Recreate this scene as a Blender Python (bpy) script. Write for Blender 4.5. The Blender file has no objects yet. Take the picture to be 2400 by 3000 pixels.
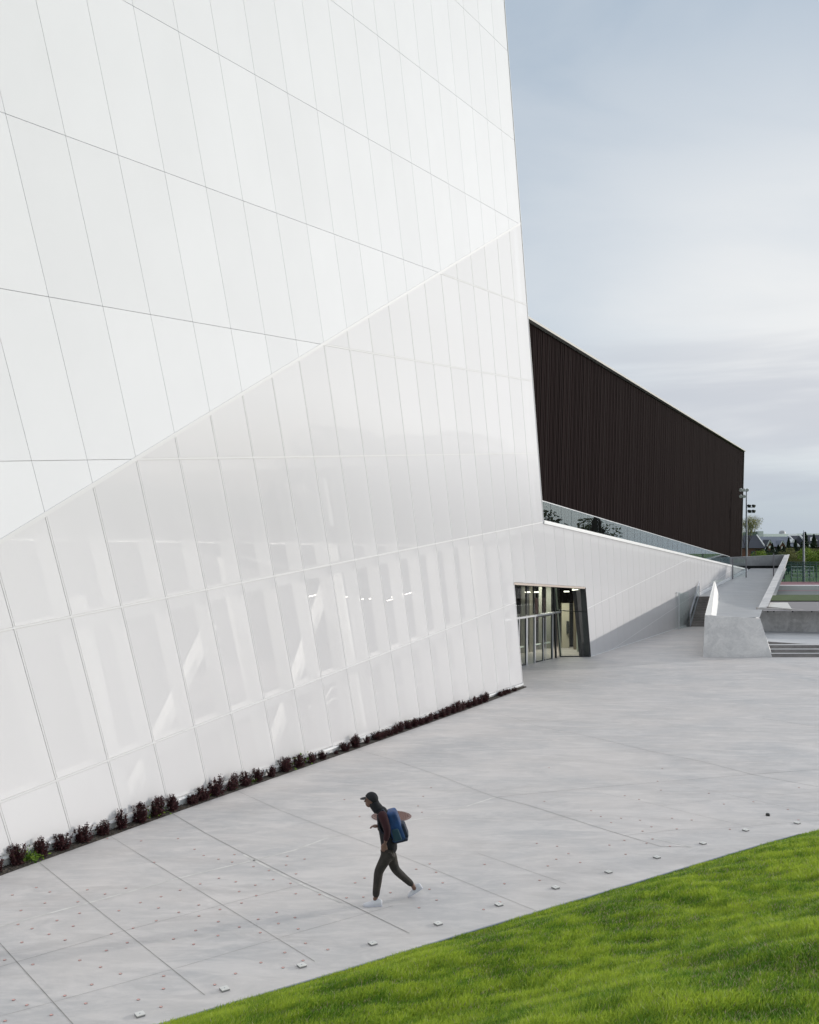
import bpy, bmesh, math, random
import numpy as np
from mathutils import Vector, Matrix
random.seed(7); rng = np.random.default_rng(7)
SC = bpy.context.scene
COL = SC.collection
rad = math.radians
# ------------------------------------------------------------------ camera
FPX, HX, HY, CH = 2700., 1200., 1620., 5.76      # focal length in photo pixels, principal column, horizon row, eye height
cd = bpy.data.cameras.new('camera'); cam = bpy.data.objects.new('camera', cd); COL.objects.link(cam)
cd.sensor_fit = 'HORIZONTAL'; cd.sensor_width = 36; cd.lens = 36*FPX/2400; cd.shift_y = 120/2400
cd.clip_start = .1; cd.clip_end = 6000
cam.location = (0, 0, CH); cam.rotation_euler = (rad(90), 0, 0); SC.camera = cam
# ------------------------------------------------------------------ world
SUN = Vector((.93, .37, 0)).normalized(); EL = rad(11.5)
SUN = Vector((SUN.x*math.cos(EL), SUN.y*math.cos(EL), math.sin(EL)))
W = bpy.data.worlds.new('World'); SC.world = W; W.use_nodes = True
nt = W.node_tree; nt.nodes.clear()
def N(t, **k):
    n = nt.nodes.new(t)
    for a, b in k.items(): setattr(n, a, b)
    return n
out = N('ShaderNodeOutputWorld'); bg = N('ShaderNodeBackground'); bg.inputs[1].default_value = .115
sky = N('ShaderNodeTexSky', sky_type='NISHITA'); sky.sun_disc = False
sky.sun_elevation = EL; sky.sun_rotation = math.atan2(SUN.x, SUN.y)
sky.altitude = 100; sky.air_density = 1; sky.dust_density = 1.2; sky.ozone_density = 2.5
tc = N('ShaderNodeTexCoord'); sep = N('ShaderNodeSeparateXYZ'); nt.links.new(tc.outputs['Generated'], sep.inputs[0])
def vscale(s, loc=(0, 0, 0)):
    m = N('ShaderNodeMapping'); m.inputs['Scale'].default_value = s; m.inputs['Location'].default_value = loc
    nt.links.new(tc.outputs['Generated'], m.inputs[0]); return m
def noise(m, sc, det, rough=.55, dist=0.):
    n = N('ShaderNodeTexNoise'); n.inputs['Scale'].default_value = sc; n.inputs['Detail'].default_value = det
    n.inputs['Roughness'].default_value = rough; n.inputs['Distortion'].default_value = dist
    nt.links.new(m.outputs[0], n.inputs[0]); return n
def mrange(src, a, b, c=0., d=1.):
    r = N('ShaderNodeMapRange', interpolation_type='SMOOTHSTEP')
    for i, v in zip((1, 2, 3, 4), (a, b, c, d)): r.inputs[i].default_value = v
    nt.links.new(src, r.inputs[0]); return r.outputs[0]
def mth(op, a, b):
    m = N('ShaderNodeMath', operation=op); m.use_clamp = False
    for i, v in enumerate((a, b)):
        if isinstance(v, (int, float)): m.inputs[i].default_value = v
        else: nt.links.new(v, m.inputs[i])
    return m.outputs[0]
def cmix(f, a, b, mode='MIX'):
    m = N('ShaderNodeMix', data_type='RGBA', blend_type=mode)
    for i, v in ((0, f), (6, a), (7, b)):
        if isinstance(v, (int, float)): m.inputs[i].default_value = v
        elif isinstance(v, tuple): m.inputs[i].default_value = (*v, 1)
        else: nt.links.new(v, m.inputs[i])
    return m.outputs[2]
# even out the clear sky, then thin high veil, then low stratus streaks
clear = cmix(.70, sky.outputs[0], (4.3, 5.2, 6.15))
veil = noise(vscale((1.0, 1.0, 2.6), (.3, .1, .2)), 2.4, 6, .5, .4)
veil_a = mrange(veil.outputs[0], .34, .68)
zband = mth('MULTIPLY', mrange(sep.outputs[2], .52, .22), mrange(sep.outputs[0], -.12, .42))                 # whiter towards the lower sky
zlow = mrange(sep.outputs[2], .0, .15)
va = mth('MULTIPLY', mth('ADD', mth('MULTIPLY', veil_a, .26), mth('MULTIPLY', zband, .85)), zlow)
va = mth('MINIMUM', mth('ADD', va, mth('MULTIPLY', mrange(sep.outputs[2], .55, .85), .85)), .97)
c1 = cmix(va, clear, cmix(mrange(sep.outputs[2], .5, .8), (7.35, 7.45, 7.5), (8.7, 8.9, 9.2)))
st = noise(vscale((1.2, 1.2, 9.0), (0, .2, .35)), 1.7, 5, .5, .3)
sa = mth('MULTIPLY', mrange(st.outputs[0], .42, .60), mth('MULTIPLY', mrange(sep.outputs[2], .27, .16), mrange(sep.outputs[2], .0, .06)))
c2 = cmix(mth('MULTIPLY', sa, .6), c1, (4.2, 4.5, 5.15))
zh = mrange(sep.outputs[2], .10, .0)
c3 = cmix(mth('MULTIPLY', zh, .75), c2, (4.0, 4.6, 5.35))
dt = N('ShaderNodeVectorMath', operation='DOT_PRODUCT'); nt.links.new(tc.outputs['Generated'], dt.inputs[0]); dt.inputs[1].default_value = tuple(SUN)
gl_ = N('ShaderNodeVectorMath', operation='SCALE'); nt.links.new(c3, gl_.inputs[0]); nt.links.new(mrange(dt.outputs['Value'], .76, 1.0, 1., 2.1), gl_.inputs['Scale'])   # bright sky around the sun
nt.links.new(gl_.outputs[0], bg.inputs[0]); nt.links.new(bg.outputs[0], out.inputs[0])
# ------------------------------------------------------------------ sun
sd = bpy.data.lights.new('sun', 'SUN'); so = bpy.data.objects.new('sun', sd); COL.objects.link(so)
sd.energy = 2.3; sd.angle = rad(.6); sd.color = (1, .94, .87)
so.rotation_euler = SUN.to_track_quat('Z', 'Y').to_euler(); so.location = (30, 0, 30)
SC.view_settings.view_transform = 'Standard'; SC.view_settings.look = 'None'
SC.view_settings.exposure = .03; SC.view_settings.gamma = 1
SC.cycles.max_bounces = 8; SC.cycles.transparent_max_bounces = 24
# ------------------------------------------------------------------ camera geometry helpers
V = lambda *a: np.array(a, float)
nrm = lambda v: v/np.linalg.norm(v)
CAM = V(0, 0, CH)
def ray(x, y): return V((x-HX)/FPX, 1, -(y-HY)/FPX)
def smooth(t): t = min(1, max(0, t)); return t*t*(3-2*t)
def gh(Y): return .38*smooth((Y-38.)/9.5)              # the plaza rises a little towards the far end
def G(x, y, h=None):
    """point on the plaza (h None) or on the level h"""
    r = ray(x, y)
    if h is not None: return CAM + r*((h-CH)/r[2])
    hh = 0
    for _ in range(30):
        p = CAM + r*((hh-CH)/r[2]); hh = gh(p[1])
    return V(p[0], p[1], hh)
def P(x, Y, h): return V((x-HX)/FPX*Y, Y, h)
def Py(x, y, Y): return V((x-HX)/FPX*Y, Y, CH-(y-HY)/FPX*Y)
R = nrm(V(1483, 2700, 309)); M = nrm(V(-998, -2700, 7963)); O = V(4.839, 39.472, 0)
NF = nrm(np.cross(R, M)); NF = NF if NF[1] < 0 else -NF
AB = np.array([R, M]).T
def F(x, y, off=0):
    r = ray(x, y); return CAM + r*(np.dot(O+NF*off-CAM, NF)/np.dot(r, NF))
def ab(p): return np.linalg.lstsq(AB, p-O, rcond=None)[0]
def FP(a, b, off=0): return O+R*a+M*b+NF*off
# ------------------------------------------------------------------ mesh helpers
def mesh_obj(name, verts, faces, mat, parent=None, smooth_=False):
    me = bpy.data.meshes.new(name); me.from_pydata([tuple(map(float, v)) for v in verts], [], faces); me.update()
    if smooth_: me.polygons.foreach_set('use_smooth', [True]*len(me.polygons))
    if mat: me.materials.append(mat)
    o = bpy.data.objects.new(name, me); COL.objects.link(o)
    if parent: o.parent = parent
    return o
class MB:
    def __init__(s): s.v = []; s.f = []
    def add(s, vs, fs):
        n = len(s.v); s.v += [tuple(map(float, v)) for v in vs]; s.f += [tuple(i+n for i in f) for f in fs]; return s
    def hexa(s, bot, top):           # bot, top: 4 points each, same order
        return s.add(list(bot)+list(top), [(3, 2, 1, 0), (4, 5, 6, 7), (0, 1, 5, 4), (1, 2, 6, 5), (2, 3, 7, 6), (3, 0, 4, 7)])
    def box(s, lo, hi):
        x0, y0, z0 = lo; x1, y1, z1 = hi
        return s.hexa([(x0, y0, z0), (x1, y0, z0), (x1, y1, z0), (x0, y1, z0)], [(x0, y0, z1), (x1, y0, z1), (x1, y1, z1), (x0, y1, z1)])
    def prism(s, poly, vec):          # poly extruded by vec
        n = len(poly); vec = V(*vec); top = [V(*p)+vec for p in poly]
        return s.add(list(poly)+top, [tuple(range(n-1, -1, -1)), tuple(range(n, 2*n))]+[(i, (i+1) % n, n+(i+1) % n, n+i) for i in range(n)])
    def bar(s, p, q, w, d, side=None):
        p = V(*p); q = V(*q); t = nrm(q-p); side = V(*(side if side is not None else (0, 0, 1)))
        u = side-t*np.dot(side, t); u = nrm(u) if np.linalg.norm(u) > 1e-6 else nrm(np.cross(t, V(1, 0, 0)))
        v = np.cross(t, u); a = u*w/2; b = v*d/2
        return s.hexa([p-a-b, p+a-b, p+a+b, p-a+b], [q-a-b, q+a-b, q+a+b, q-a+b])
    def tube(s, p, q, r0, r1=None, n=8):
        r1 = r0 if r1 is None else r1; p = V(*p); q = V(*q); t = nrm(q-p)
        u = nrm(np.cross(t, V(0, 0, 1) if abs(t[2]) < .9 else V(1, 0, 0))); v = np.cross(t, u)
        vs = [c+(u*math.cos(2*math.pi*i/n)+v*math.sin(2*math.pi*i/n))*r for c, r in ((p, r0), (q, r1)) for i in range(n)]
        return s.add(vs, [tuple(range(n-1, -1, -1)), tuple(range(n, 2*n))]+[(i, (i+1) % n, n+(i+1) % n, n+i) for i in range(n)])
    def ball(s, c, rx, ry=None, rz=None, n=8, m=6):
        ry = rx if ry is None else ry; rz = rx if rz is None else rz; vs = []; fs = []
        for j in range(m+1):
            th = math.pi*j/m
            for i in range(n):
                ph = 2*math.pi*i/n; vs.append((c[0]+rx*math.sin(th)*math.cos(ph), c[1]+ry*math.sin(th)*math.sin(ph), c[2]+rz*math.cos(th)))
        for j in range(m):
            for i in range(n): fs.append((j*n+i, (j+1)*n+i, (j+1)*n+(i+1) % n, j*n+(i+1) % n))
        return s.add(vs, fs)
    def obj(s, name, mat, parent=None, sm=False): return mesh_obj(name, s.v, s.f, mat, parent, sm)
def thing(name, label, cat, loc=(0, 0, 0), group=None):
    o = bpy.data.objects.new(name, None); COL.objects.link(o); o.location = tuple(map(float, loc)); o.empty_display_size = .3
    o['label'] = label; o['category'] = cat
    if group: o['group'] = group
    return o
def tag(o, label, cat, group=None):
    o['label'] = label; o['category'] = cat
    if group: o['group'] = group
    return o
def struct(o): o['kind'] = 'structure'; return o
def rebase(o, base):                  # meshes written in world coordinates, moved so the origin is the thing's base
    b = Vector(tuple(map(float, base)))
    if o.type == 'MESH': o.data.transform(Matrix.Translation(-b))
    o.location = b; return o
def child(mb, name, mat, root, sm=False):   # mb in world coordinates, parented to an unrotated root
    o = mb.obj(name, mat, root, sm); o.data.transform(Matrix.Translation(-Vector(root.location))); return o
# ------------------------------------------------------------------ materials
def mat(name, base, rough=.6, spec=.5, metal=0., bump=0., bscale=30., var=0., vscale_=4., vcol=None, emit=None, stretch=(1, 1, 1), detail=6, coat=0.):
    m = bpy.data.materials.new(name); m.use_nodes = True; t = m.node_tree; b = t.nodes['Principled BSDF']
    b.inputs['Base Color'].default_value = (*base, 1); b.inputs['Roughness'].default_value = rough
    b.inputs['Specular IOR Level'].default_value = spec; b.inputs['Metallic'].default_value = metal
    b.inputs['Coat Weight'].default_value = coat; b.inputs['Coat Roughness'].default_value = .08
    g = t.nodes.new('ShaderNodeNewGeometry'); mp = t.nodes.new('ShaderNodeMapping'); mp.inputs['Scale'].default_value = stretch
    t.links.new(g.outputs['Position'], mp.inputs[0])
    if var or vcol:
        n = t.nodes.new('ShaderNodeTexNoise'); n.inputs['Scale'].default_value = vscale_; n.inputs['Detail'].default_value = detail
        n.inputs['Roughness'].default_value = .62
        t.links.new(mp.outputs[0], n.inputs[0])
        r = t.nodes.new('ShaderNodeMapRange'); r.inputs[1].default_value = .3; r.inputs[2].default_value = .7
        t.links.new(n.outputs[0], r.inputs[0])
        mx = t.nodes.new('ShaderNodeMix'); mx.data_type = 'RGBA'
        c2 = vcol if vcol else tuple(c*(1-var) for c in base); c1 = base if vcol else tuple(min(1, c*(1+var)) for c in base)
        mx.inputs[6].default_value = (*c1, 1); mx.inputs[7].default_value = (*c2, 1)
        t.links.new(r.outputs[0], mx.inputs[0]); t.links.new(mx.outputs[2], b.inputs['Base Color'])
    if bump:
        n2 = t.nodes.new('ShaderNodeTexNoise'); n2.inputs['Scale'].default_value = bscale; n2.inputs['Detail'].default_value = 6
        t.links.new(mp.outputs[0], n2.inputs[0]); bp = t.nodes.new('ShaderNodeBump'); bp.inputs['Strength'].default_value = bump
        bp.inputs['Distance'].default_value = .02; t.links.new(n2.outputs[0], bp.inputs['Height']); t.links.new(bp.outputs[0], b.inputs['Normal'])
    if emit: b.inputs['Emission Color'].default_value = (*emit[0], 1); b.inputs['Emission Strength'].default_value = emit[1]
    return m
def concrete(name, base, cool, patch=.55, scale=.35, stretch=(1, 1, 1), rough=.55, fine=.06):
    """cast concrete: broad tone patches, trowel smears, fine pitting"""
    m = bpy.data.materials.new(name); m.use_nodes = True; t = m.node_tree; b = t.nodes['Principled BSDF']; L = t.links.new
    g = t.nodes.new('ShaderNodeNewGeometry'); mp = t.nodes.new('ShaderNodeMapping'); mp.inputs['Scale'].default_value = stretch; L(g.outputs['Position'], mp.inputs[0])
    def nz(s, d, r=.6, di=0., src=mp):
        n = t.nodes.new('ShaderNodeTexNoise'); n.inputs['Scale'].default_value = s; n.inputs['Detail'].default_value = d
        n.inputs['Roughness'].default_value = r; n.inputs['Distortion'].default_value = di; L(src.outputs[0], n.inputs[0]); return n.outputs[0]
    def mr(s, a, b_):
        r = t.nodes.new('ShaderNodeMapRange'); r.inputs[1].default_value = a; r.inputs[2].default_value = b_; L(s, r.inputs[0]); return r.outputs[0]
    def mix(f, a, c, k=1.):
        x = t.nodes.new('ShaderNodeMix'); x.data_type = 'RGBA'
        if k != 1.:
            q = t.nodes.new('ShaderNodeMath'); q.operation = 'MULTIPLY'; q.inputs[1].default_value = k; L(f, q.inputs[0]); f = q.outputs[0]
        L(f, x.inputs[0])
        for i, v in ((6, a), (7, c)):
            if isinstance(v, tuple): x.inputs[i].default_value = (*v, 1)
            else: L(v, x.inputs[i])
        return x.outputs[2]
    c = mix(mr(nz(scale, 7, .62, .6), .36, .66), base, cool, patch)
    lt = tuple(min(.9, x*1.22) for x in base)
    dk = tuple(x*.74 for x in base)
    mp2 = t.nodes.new('ShaderNodeMapping'); mp2.inputs['Scale'].default_value = (.55*stretch[0], 1.6*stretch[1], stretch[2]); mp2.inputs['Rotation'].default_value = (0, 0, rad(18)); L(g.outputs['Position'], mp2.inputs[0])
    c = mix(mr(nz(scale*3.1, 8, .66, 1.2, mp2), .47, .62), c, lt, .45)
    c = mix(mr(nz(scale*1.9, 8, .68, 1.4, mp2), .49, .66), c, dk, .42)
    c = mix(mr(nz(scale*14, 6, .7, .8, mp2), .46, .68), c, lt, .35)
    c = mix(mr(nz(60, 3, .7), .62, .72), c, dk, .35)
    L(c, b.inputs['Base Color']); b.inputs['Roughness'].default_value = rough; b.inputs['Specular IOR Level'].default_value = .4
    bp = t.nodes.new('ShaderNodeBump'); bp.inputs['Strength'].default_value = fine; bp.inputs['Distance'].default_value = .02
    L(nz(14, 8, .7), bp.inputs['Height']); L(bp.outputs[0], b.inputs['Normal'])
    return m
M_pave = concrete('plaza_concrete', (.535, .51, .497), (.41, .412, .42), .9, .30, rough=.6)
M_joint = mat('joint_sealant', (.27, .26, .25), .8, var=.3, vscale_=3)
M_jointpale = mat('worn_joint', (.57, .56, .54), .7, var=.25, vscale_=2)
M_wallc = concrete('cast_wall_concrete', (.72, .705, .69), (.50, .50, .505), .95, .55, (1, 1, .8), .6, .12)
M_wallw = mat('pale_wall_concrete', (.80, .785, .75), .6, var=.05, vscale_=3)
M_stain = concrete('stained_wall_concrete', (.56, .54, .52), (.33, .31, .30), .95, .8, (1, 1, .7), .7, .12)
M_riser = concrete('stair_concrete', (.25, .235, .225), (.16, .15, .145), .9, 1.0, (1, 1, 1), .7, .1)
M_clad = mat('white_cladding', (.765, .772, .792), .62, .2, var=.014, vscale_=.5, detail=3)
def tone_by_piece(m, amt, src):
    t = m.node_tree; b = t.nodes['Principled BSDF']; inp = b.inputs['Base Color']
    if src == 'island': n = t.nodes.new('ShaderNodeNewGeometry'); o = n.outputs['Random Per Island']
    else: n = t.nodes.new('ShaderNodeObjectInfo'); o = n.outputs['Random']
    r = t.nodes.new('ShaderNodeMapRange'); r.inputs[3].default_value = 1-amt; r.inputs[4].default_value = 1+amt*.3; t.links.new(o, r.inputs[0])
    x = t.nodes.new('ShaderNodeVectorMath'); x.operation = 'SCALE'; t.links.new(r.outputs[0], x.inputs['Scale'])
    if inp.links: t.links.new(inp.links[0].from_socket, x.inputs[0])
    else: x.inputs[0].default_value = inp.default_value[:3]
    t.links.new(x.outputs[0], inp)
tone_by_piece(M_clad, .03, 'island')
M_back = mat('joint_shadow_gap', (.70, .69, .68), .8)
M_mull = mat('white_mullion', (.69, .69, .695), .5, .2)
M_gasket = mat('grey_gasket', (.64, .63, .62), .6)
M_plinth = mat('white_metal_plinth', (.74, .75, .76), .35, bump=.3, bscale=2, var=.06)
M_white_in = mat('interior_white_steel', (.80, .80, .77), .5)
M_fin = mat('interior_fin', (.50, .50, .49), .6)
M_beam = mat('interior_beam', (.36, .36, .35), .6)
M_inner = mat('interior_wall', (.105, .09, .095), .7, var=.25, vscale_=.3)
M_infloor = mat('interior_floor', (.12, .11, .11), .4)
M_lamp = mat('tube_lamp', (1, 1, 1), .5, emit=((1, .93, .78), 3.5))
M_alu = mat('aluminium', (.62, .64, .67), .3, metal=.6)
M_dark = mat('dark_metal', (.03, .032, .035), .4)
M_darkframe = mat('dark_frame', (.06, .065, .065), .4)
M_beige = mat('beige_plaster', (.56, .53, .44), .6, var=.06, vscale_=.7)
M_mauve = mat('mauve_wall', (.085, .05, .06), .5)
M_soil = mat('mulch', (.085, .075, .066), .95, vcol=(.028, .024, .02), vscale_=38, bump=1., bscale=40)
M_cap = mat('floor_box_lid', (.62, .62, .60), .5, var=.1)
M_track = mat('running_track', (.33, .17, .19), .8, var=.1)
M_asph = mat('path_asphalt', (.215, .205, .215), .85, var=.12, vscale_=.3)
M_asph2 = mat('path_grey', (.19, .205, .20), .85, var=.15, vscale_=.2)
M_whitep = mat('white_line', (.7, .7, .7), .6)
M_lawn = mat('far_lawn', (.045, .085, .010), .9, vcol=(.03, .06, .008), vscale_=1.2, bump=.6, bscale=14)
M_field = mat('playing_field', (.085, .19, .04), .9, vcol=(.06, .15, .03), vscale_=.15)
M_steel = mat('galvanised_steel', (.36, .38, .42), .35, metal=.4)
M_black = mat('lamp_black', (.02, .022, .02), .4)
M_lamphead = mat('lamp_head_white', (.75, .75, .74), .35)

def frit_mat():
    m = bpy.data.materials.new('fritted_glass'); m.use_nodes = True; t = m.node_tree; L = t.links.new; b = t.nodes['Principled BSDF']
    b.inputs['Base Color'].default_value = (.815, .81, .825, 1); b.inputs['Roughness'].default_value = .65; b.inputs['Specular IOR Level'].default_value = .15
    b.inputs['Coat Weight'].default_value = .28; b.inputs['Coat Roughness'].default_value = .02; b.inputs['Coat IOR'].default_value = 1.45
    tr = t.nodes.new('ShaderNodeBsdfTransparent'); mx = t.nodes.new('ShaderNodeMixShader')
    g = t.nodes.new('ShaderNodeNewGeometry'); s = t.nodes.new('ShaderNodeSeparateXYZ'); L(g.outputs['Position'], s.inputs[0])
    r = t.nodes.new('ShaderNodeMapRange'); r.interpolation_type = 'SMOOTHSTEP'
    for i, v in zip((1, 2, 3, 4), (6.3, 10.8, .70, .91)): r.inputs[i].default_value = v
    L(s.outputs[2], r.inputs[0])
    r2 = t.nodes.new('ShaderNodeMapRange'); r2.interpolation_type = 'SMOOTHSTEP'  # more opaque toward the near end: bright reflections put into the opacity
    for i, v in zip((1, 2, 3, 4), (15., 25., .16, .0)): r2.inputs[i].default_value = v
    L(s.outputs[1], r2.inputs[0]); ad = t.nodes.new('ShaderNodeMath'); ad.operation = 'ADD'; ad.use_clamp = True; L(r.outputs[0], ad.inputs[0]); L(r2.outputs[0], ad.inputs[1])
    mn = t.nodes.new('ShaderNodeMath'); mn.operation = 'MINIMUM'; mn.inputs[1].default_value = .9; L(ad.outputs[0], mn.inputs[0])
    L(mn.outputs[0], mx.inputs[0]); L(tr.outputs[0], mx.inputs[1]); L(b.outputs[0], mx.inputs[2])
    L(mx.outputs[0], t.nodes['Material Output'].inputs[0]); return m
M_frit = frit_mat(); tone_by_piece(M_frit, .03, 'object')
def glass_mat(name, tint, base_refl=0.0, rough=.0, ior=.8):
    m = bpy.data.materials.new(name); m.use_nodes = True; t = m.node_tree; L = t.links.new; t.nodes.remove(t.nodes['Principled BSDF'])
    tr = t.nodes.new('ShaderNodeBsdfTransparent'); tr.inputs[0].default_value = (*tint, 1)
    gl = t.nodes.new('ShaderNodeBsdfGlossy'); gl.inputs['Roughness'].default_value = rough; gl.inputs[0].default_value = (.95, .98, 1, 1)
    lw = t.nodes.new('ShaderNodeLayerWeight'); lw.inputs[0].default_value = .5
    pw = t.nodes.new('ShaderNodeMath'); pw.operation = 'POWER'; pw.inputs[1].default_value = 5.; L(lw.outputs['Facing'], pw.inputs[0])
    fr = t.nodes.new('ShaderNodeMath'); fr.operation = 'MULTIPLY'; fr.inputs[1].default_value = ior; L(pw.outputs[0], fr.inputs[0])
    a = t.nodes.new('ShaderNodeMath'); a.operation = 'ADD'; a.inputs[1].default_value = base_refl; a.use_clamp = True; L(fr.outputs[0], a.inputs[0])
    mx = t.nodes.new('ShaderNodeMixShader'); L(a.outputs[0], mx.inputs[0]); L(tr.outputs[0], mx.inputs[1]); L(gl.outputs[0], mx.inputs[2])
    L(mx.outputs[0], t.nodes['Material Output'].inputs[0]); return m
M_glass = glass_mat('clear_glass', (.92, .955, .94), .02)
M_guard = glass_mat('guard_glass', (.76, .87, .89), .05, ior=.50)
M_screen = glass_mat('screen_glass', (.93, .96, .955), .02, ior=.35)
def ribs_mat():
    m = mat('dark_ribbed_metal', (.0150, .0085, .0085), .85, .03, var=.12, vscale_=1.6, stretch=(1, 1, .02)); return m
M_rib = ribs_mat()
def leaf_mat(name, c1, c2, c3, trans=.35):
    m = bpy.data.materials.new(name); m.use_nodes = True; t = m.node_tree; L = t.links.new; b = t.nodes['Principled BSDF']
    g = t.nodes.new('ShaderNodeNewGeometry'); cr = t.nodes.new('ShaderNodeValToRGB')
    cr.color_ramp.elements[0].color = (*c1, 1); cr.color_ramp.elements[1].color = (*c3, 1); e = cr.color_ramp.elements.new(.55); e.color = (*c2, 1)
    L(g.outputs['Random Per Island'], cr.inputs[0]); L(cr.outputs[0], b.inputs['Base Color']); b.inputs['Roughness'].default_value = .6
    b.inputs['Specular IOR Level'].default_value = .3
    tl = t.nodes.new('ShaderNodeBsdfTranslucent'); L(cr.outputs[0], tl.inputs[0]); mx = t.nodes.new('ShaderNodeMixShader'); mx.inputs[0].default_value = trans
    L(b.outputs[0], mx.inputs[1]); L(tl.outputs[0], mx.inputs[2]); L(mx.outputs[0], t.nodes['Material Output'].inputs[0]); return m
M_barberry = leaf_mat('burgundy_leaves', (.022, .008, .010), (.05, .014, .018), (.10, .03, .032), .25)
M_weed = leaf_mat('weed_leaves', (.06, .12, .015), (.13, .24, .03), (.25, .36, .05))
M_conif = leaf_mat('conifer_needles', (.012, .024, .012), (.022, .04, .018), (.04, .06, .025), .1)
M_olive = leaf_mat('olive_leaves', (.11, .12, .04), (.17, .18, .065), (.25, .24, .10))
M_bright = leaf_mat('spring_leaves', (.10, .17, .025), (.17, .26, .04), (.28, .36, .07))
M_green = leaf_mat('mid_leaves', (.03, .06, .012), (.055, .095, .02), (.09, .14, .03))
M_sparse = leaf_mat('young_yellow_leaves', (.20, .22, .07), (.32, .33, .12), (.45, .44, .20))
M_bark = mat('bark', (.10, .075, .055), .9, var=.3, vscale_=8)

# ================================================================== SETTING: ground
xs = np.concatenate([np.linspace(-60, 90, 31)]); ys = np.concatenate([np.linspace(-40, 36, 6), np.linspace(38, 48, 21), np.linspace(50, 100, 6)])
vs = [(x, y, gh(y)) for y in ys for x in xs]; nx = len(xs)
struct(mesh_obj('plaza_pavement', vs, [(j*nx+i, j*nx+i+1, (j+1)*nx+i+1, (j+1)*nx+i) for j in range(len(ys)-1) for i in range(nx-1)], M_pave, smooth_=True))
struct(mesh_obj('ground', [(-3000, -3000, -.4), (3000, -3000, -.4), (3000, 3500, -.4), (-3000, 3500, -.4)], [(0, 1, 2, 3)], M_field))

def strip(pts, w, z, mb):
    """thin strip of width w through world points lying on the plaza"""
    res = []
    for i in range(len(pts)-1):
        p, q = pts[i], pts[i+1]; n = max(1, int(np.linalg.norm(q-p)/1.2))
        for k in range(n): res.append(p+(q-p)*k/n)
    res.append(pts[-1])
    L_, R_ = [], []
    for i, p in enumerate(res):
        t = res[min(i+1, len(res)-1)]-res[max(i-1, 0)]; t = t/np.linalg.norm(t[:2]); nn = V(-t[1], t[0], 0)
        for s, lst in ((1, L_), (-1, R_)):
            q = p+nn*w/2*s; q[2] = gh(q[1])+z; lst.append(q)
    n = len(res); mb.add(L_+R_, [(i+1, i, n+i, n+i+1) for i in range(n-1)])
jt = MB()
def J(pts, w=.016, mb=jt, z=.004): strip([G(*p) for p in pts], w*(.62 if mb is jt else 1), z, mb)
J([(116, 2528), (261, 2645), (600, 2916)])
J([(403, 2500), (530, 2577), (922, 2817)]); J([(251, 2405), (403, 2500)], .01)
J([(0, 2764), (213, 3000), (260, 3055)], .018)
J([(502, 2382), (600, 2440), (713, 2500), (755, 2520), (860, 2573), (1000, 2637), (1200, 2735)], .024)
J([(663, 2303), (820, 2374), (950, 2424), (1180, 2510), (1400, 2600), (1660, 2705)], .012)
J([(1400, 2500), (1660, 2590)], .011)
J([(1450, 2335), (1550, 2360), (1760, 2427), (1935, 2480), (2026, 2482)], .022)
J([(1023, 2190), (1150, 2226), (1300, 2277), (1400, 2317), (1450, 2335)], .014)
J([(1730, 2317), (1900, 2353), (2070, 2394), (2205, 2425)], .010); J([(1990, 2296), (2190, 2340), (2400, 2387), (2500, 2410)], .010)
J([(1580, 2129), (1719, 2156), (1900, 2200), (2060, 2232), (2206, 2270), (2400, 2306), (2550, 2334)], .020)
J([(1378, 2072), (1480, 2095), (1580, 2129)], .014)
J([(2235, 2105), (2400, 2130)], .03)
# joints along the plaza
J([(0, 2833), (348, 2732), (754, 2625), (915, 2585)], .009); J([(0, 2978), (162, 2935), (522, 2836), (830, 2745), (1000, 2697), (1150, 2655)], .008)
J([(1023, 2190), (1200, 2180), (1420, 2165)], .010)
J([(1460, 2335), (1700, 2312), (1950, 2290), (2206, 2269), (2400, 2254), (2520, 2246)], .016)
J([(1830, 2448), (1980, 2432), (2150, 2425), (2290, 2413), (2420, 2402)], .010)
J([(1930, 2362), (2080, 2345), (2270, 2330), (2420, 2318)], .008)
struct(jt.obj('pavement_joints', M_joint))
jw = MB()
J([(-30, 2722), (0, 2714), (130, 2680), (261, 2645), (390, 2610), (516, 2575), (640, 2545), (748, 2520), (860, 2492), (960, 2455), (1090, 2430)], .05, jw, .0025)
J([(713, 2504), (755, 2526), (860, 2580), (1000, 2645)], .05, jw, .0025)
J([(1190, 2405), (1260, 2395), (1360, 2365), (1450, 2336)], .05, jw, .0025)
J([(2026, 2482), (1900, 2452)], .04, jw, .0025)
struct(jw.obj('worn_joint_bands', M_jointpale))

# ------------------------------------------------------------------ grass bank the camera stands on
edge_px = [(504, 3000), (1000, 2853.6), (1400, 2731), (1846, 2598), (2141, 2508), (2265, 2471), (2338, 2451), (2400, 2446)]
E_ = [G(*p)[:2] for p in edge_px]
d0 = nrm(E_[1]-E_[0]); d1 = nrm(E_[-1]-E_[-2])
EDGE = [E_[0]-d0*30]+E_+[E_[-1]+d1*14]
EA = np.array(EDGE)
def edge_dist(Pts):
    best = np.full(len(Pts), 1e9); sign = np.ones(len(Pts))
    for a, b in zip(EA[:-1], EA[1:]):
        t = b-a; L2 = t@t; u = np.clip(((Pts-a)@t)/L2, 0, 1); q = a+u[:, None]*t; d = np.linalg.norm(Pts-q, axis=1)
        cr = t[0]*(Pts[:, 1]-a[1])-t[1]*(Pts[:, 0]-a[0]); m = d < best-1e-9; best[m] = d[m]; sign[m] = -np.sign(cr[m])
    return best*sign
_w = rng.normal(size=(26, 2)); _ph = rng.uniform(0, 6.28, 26)
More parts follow.
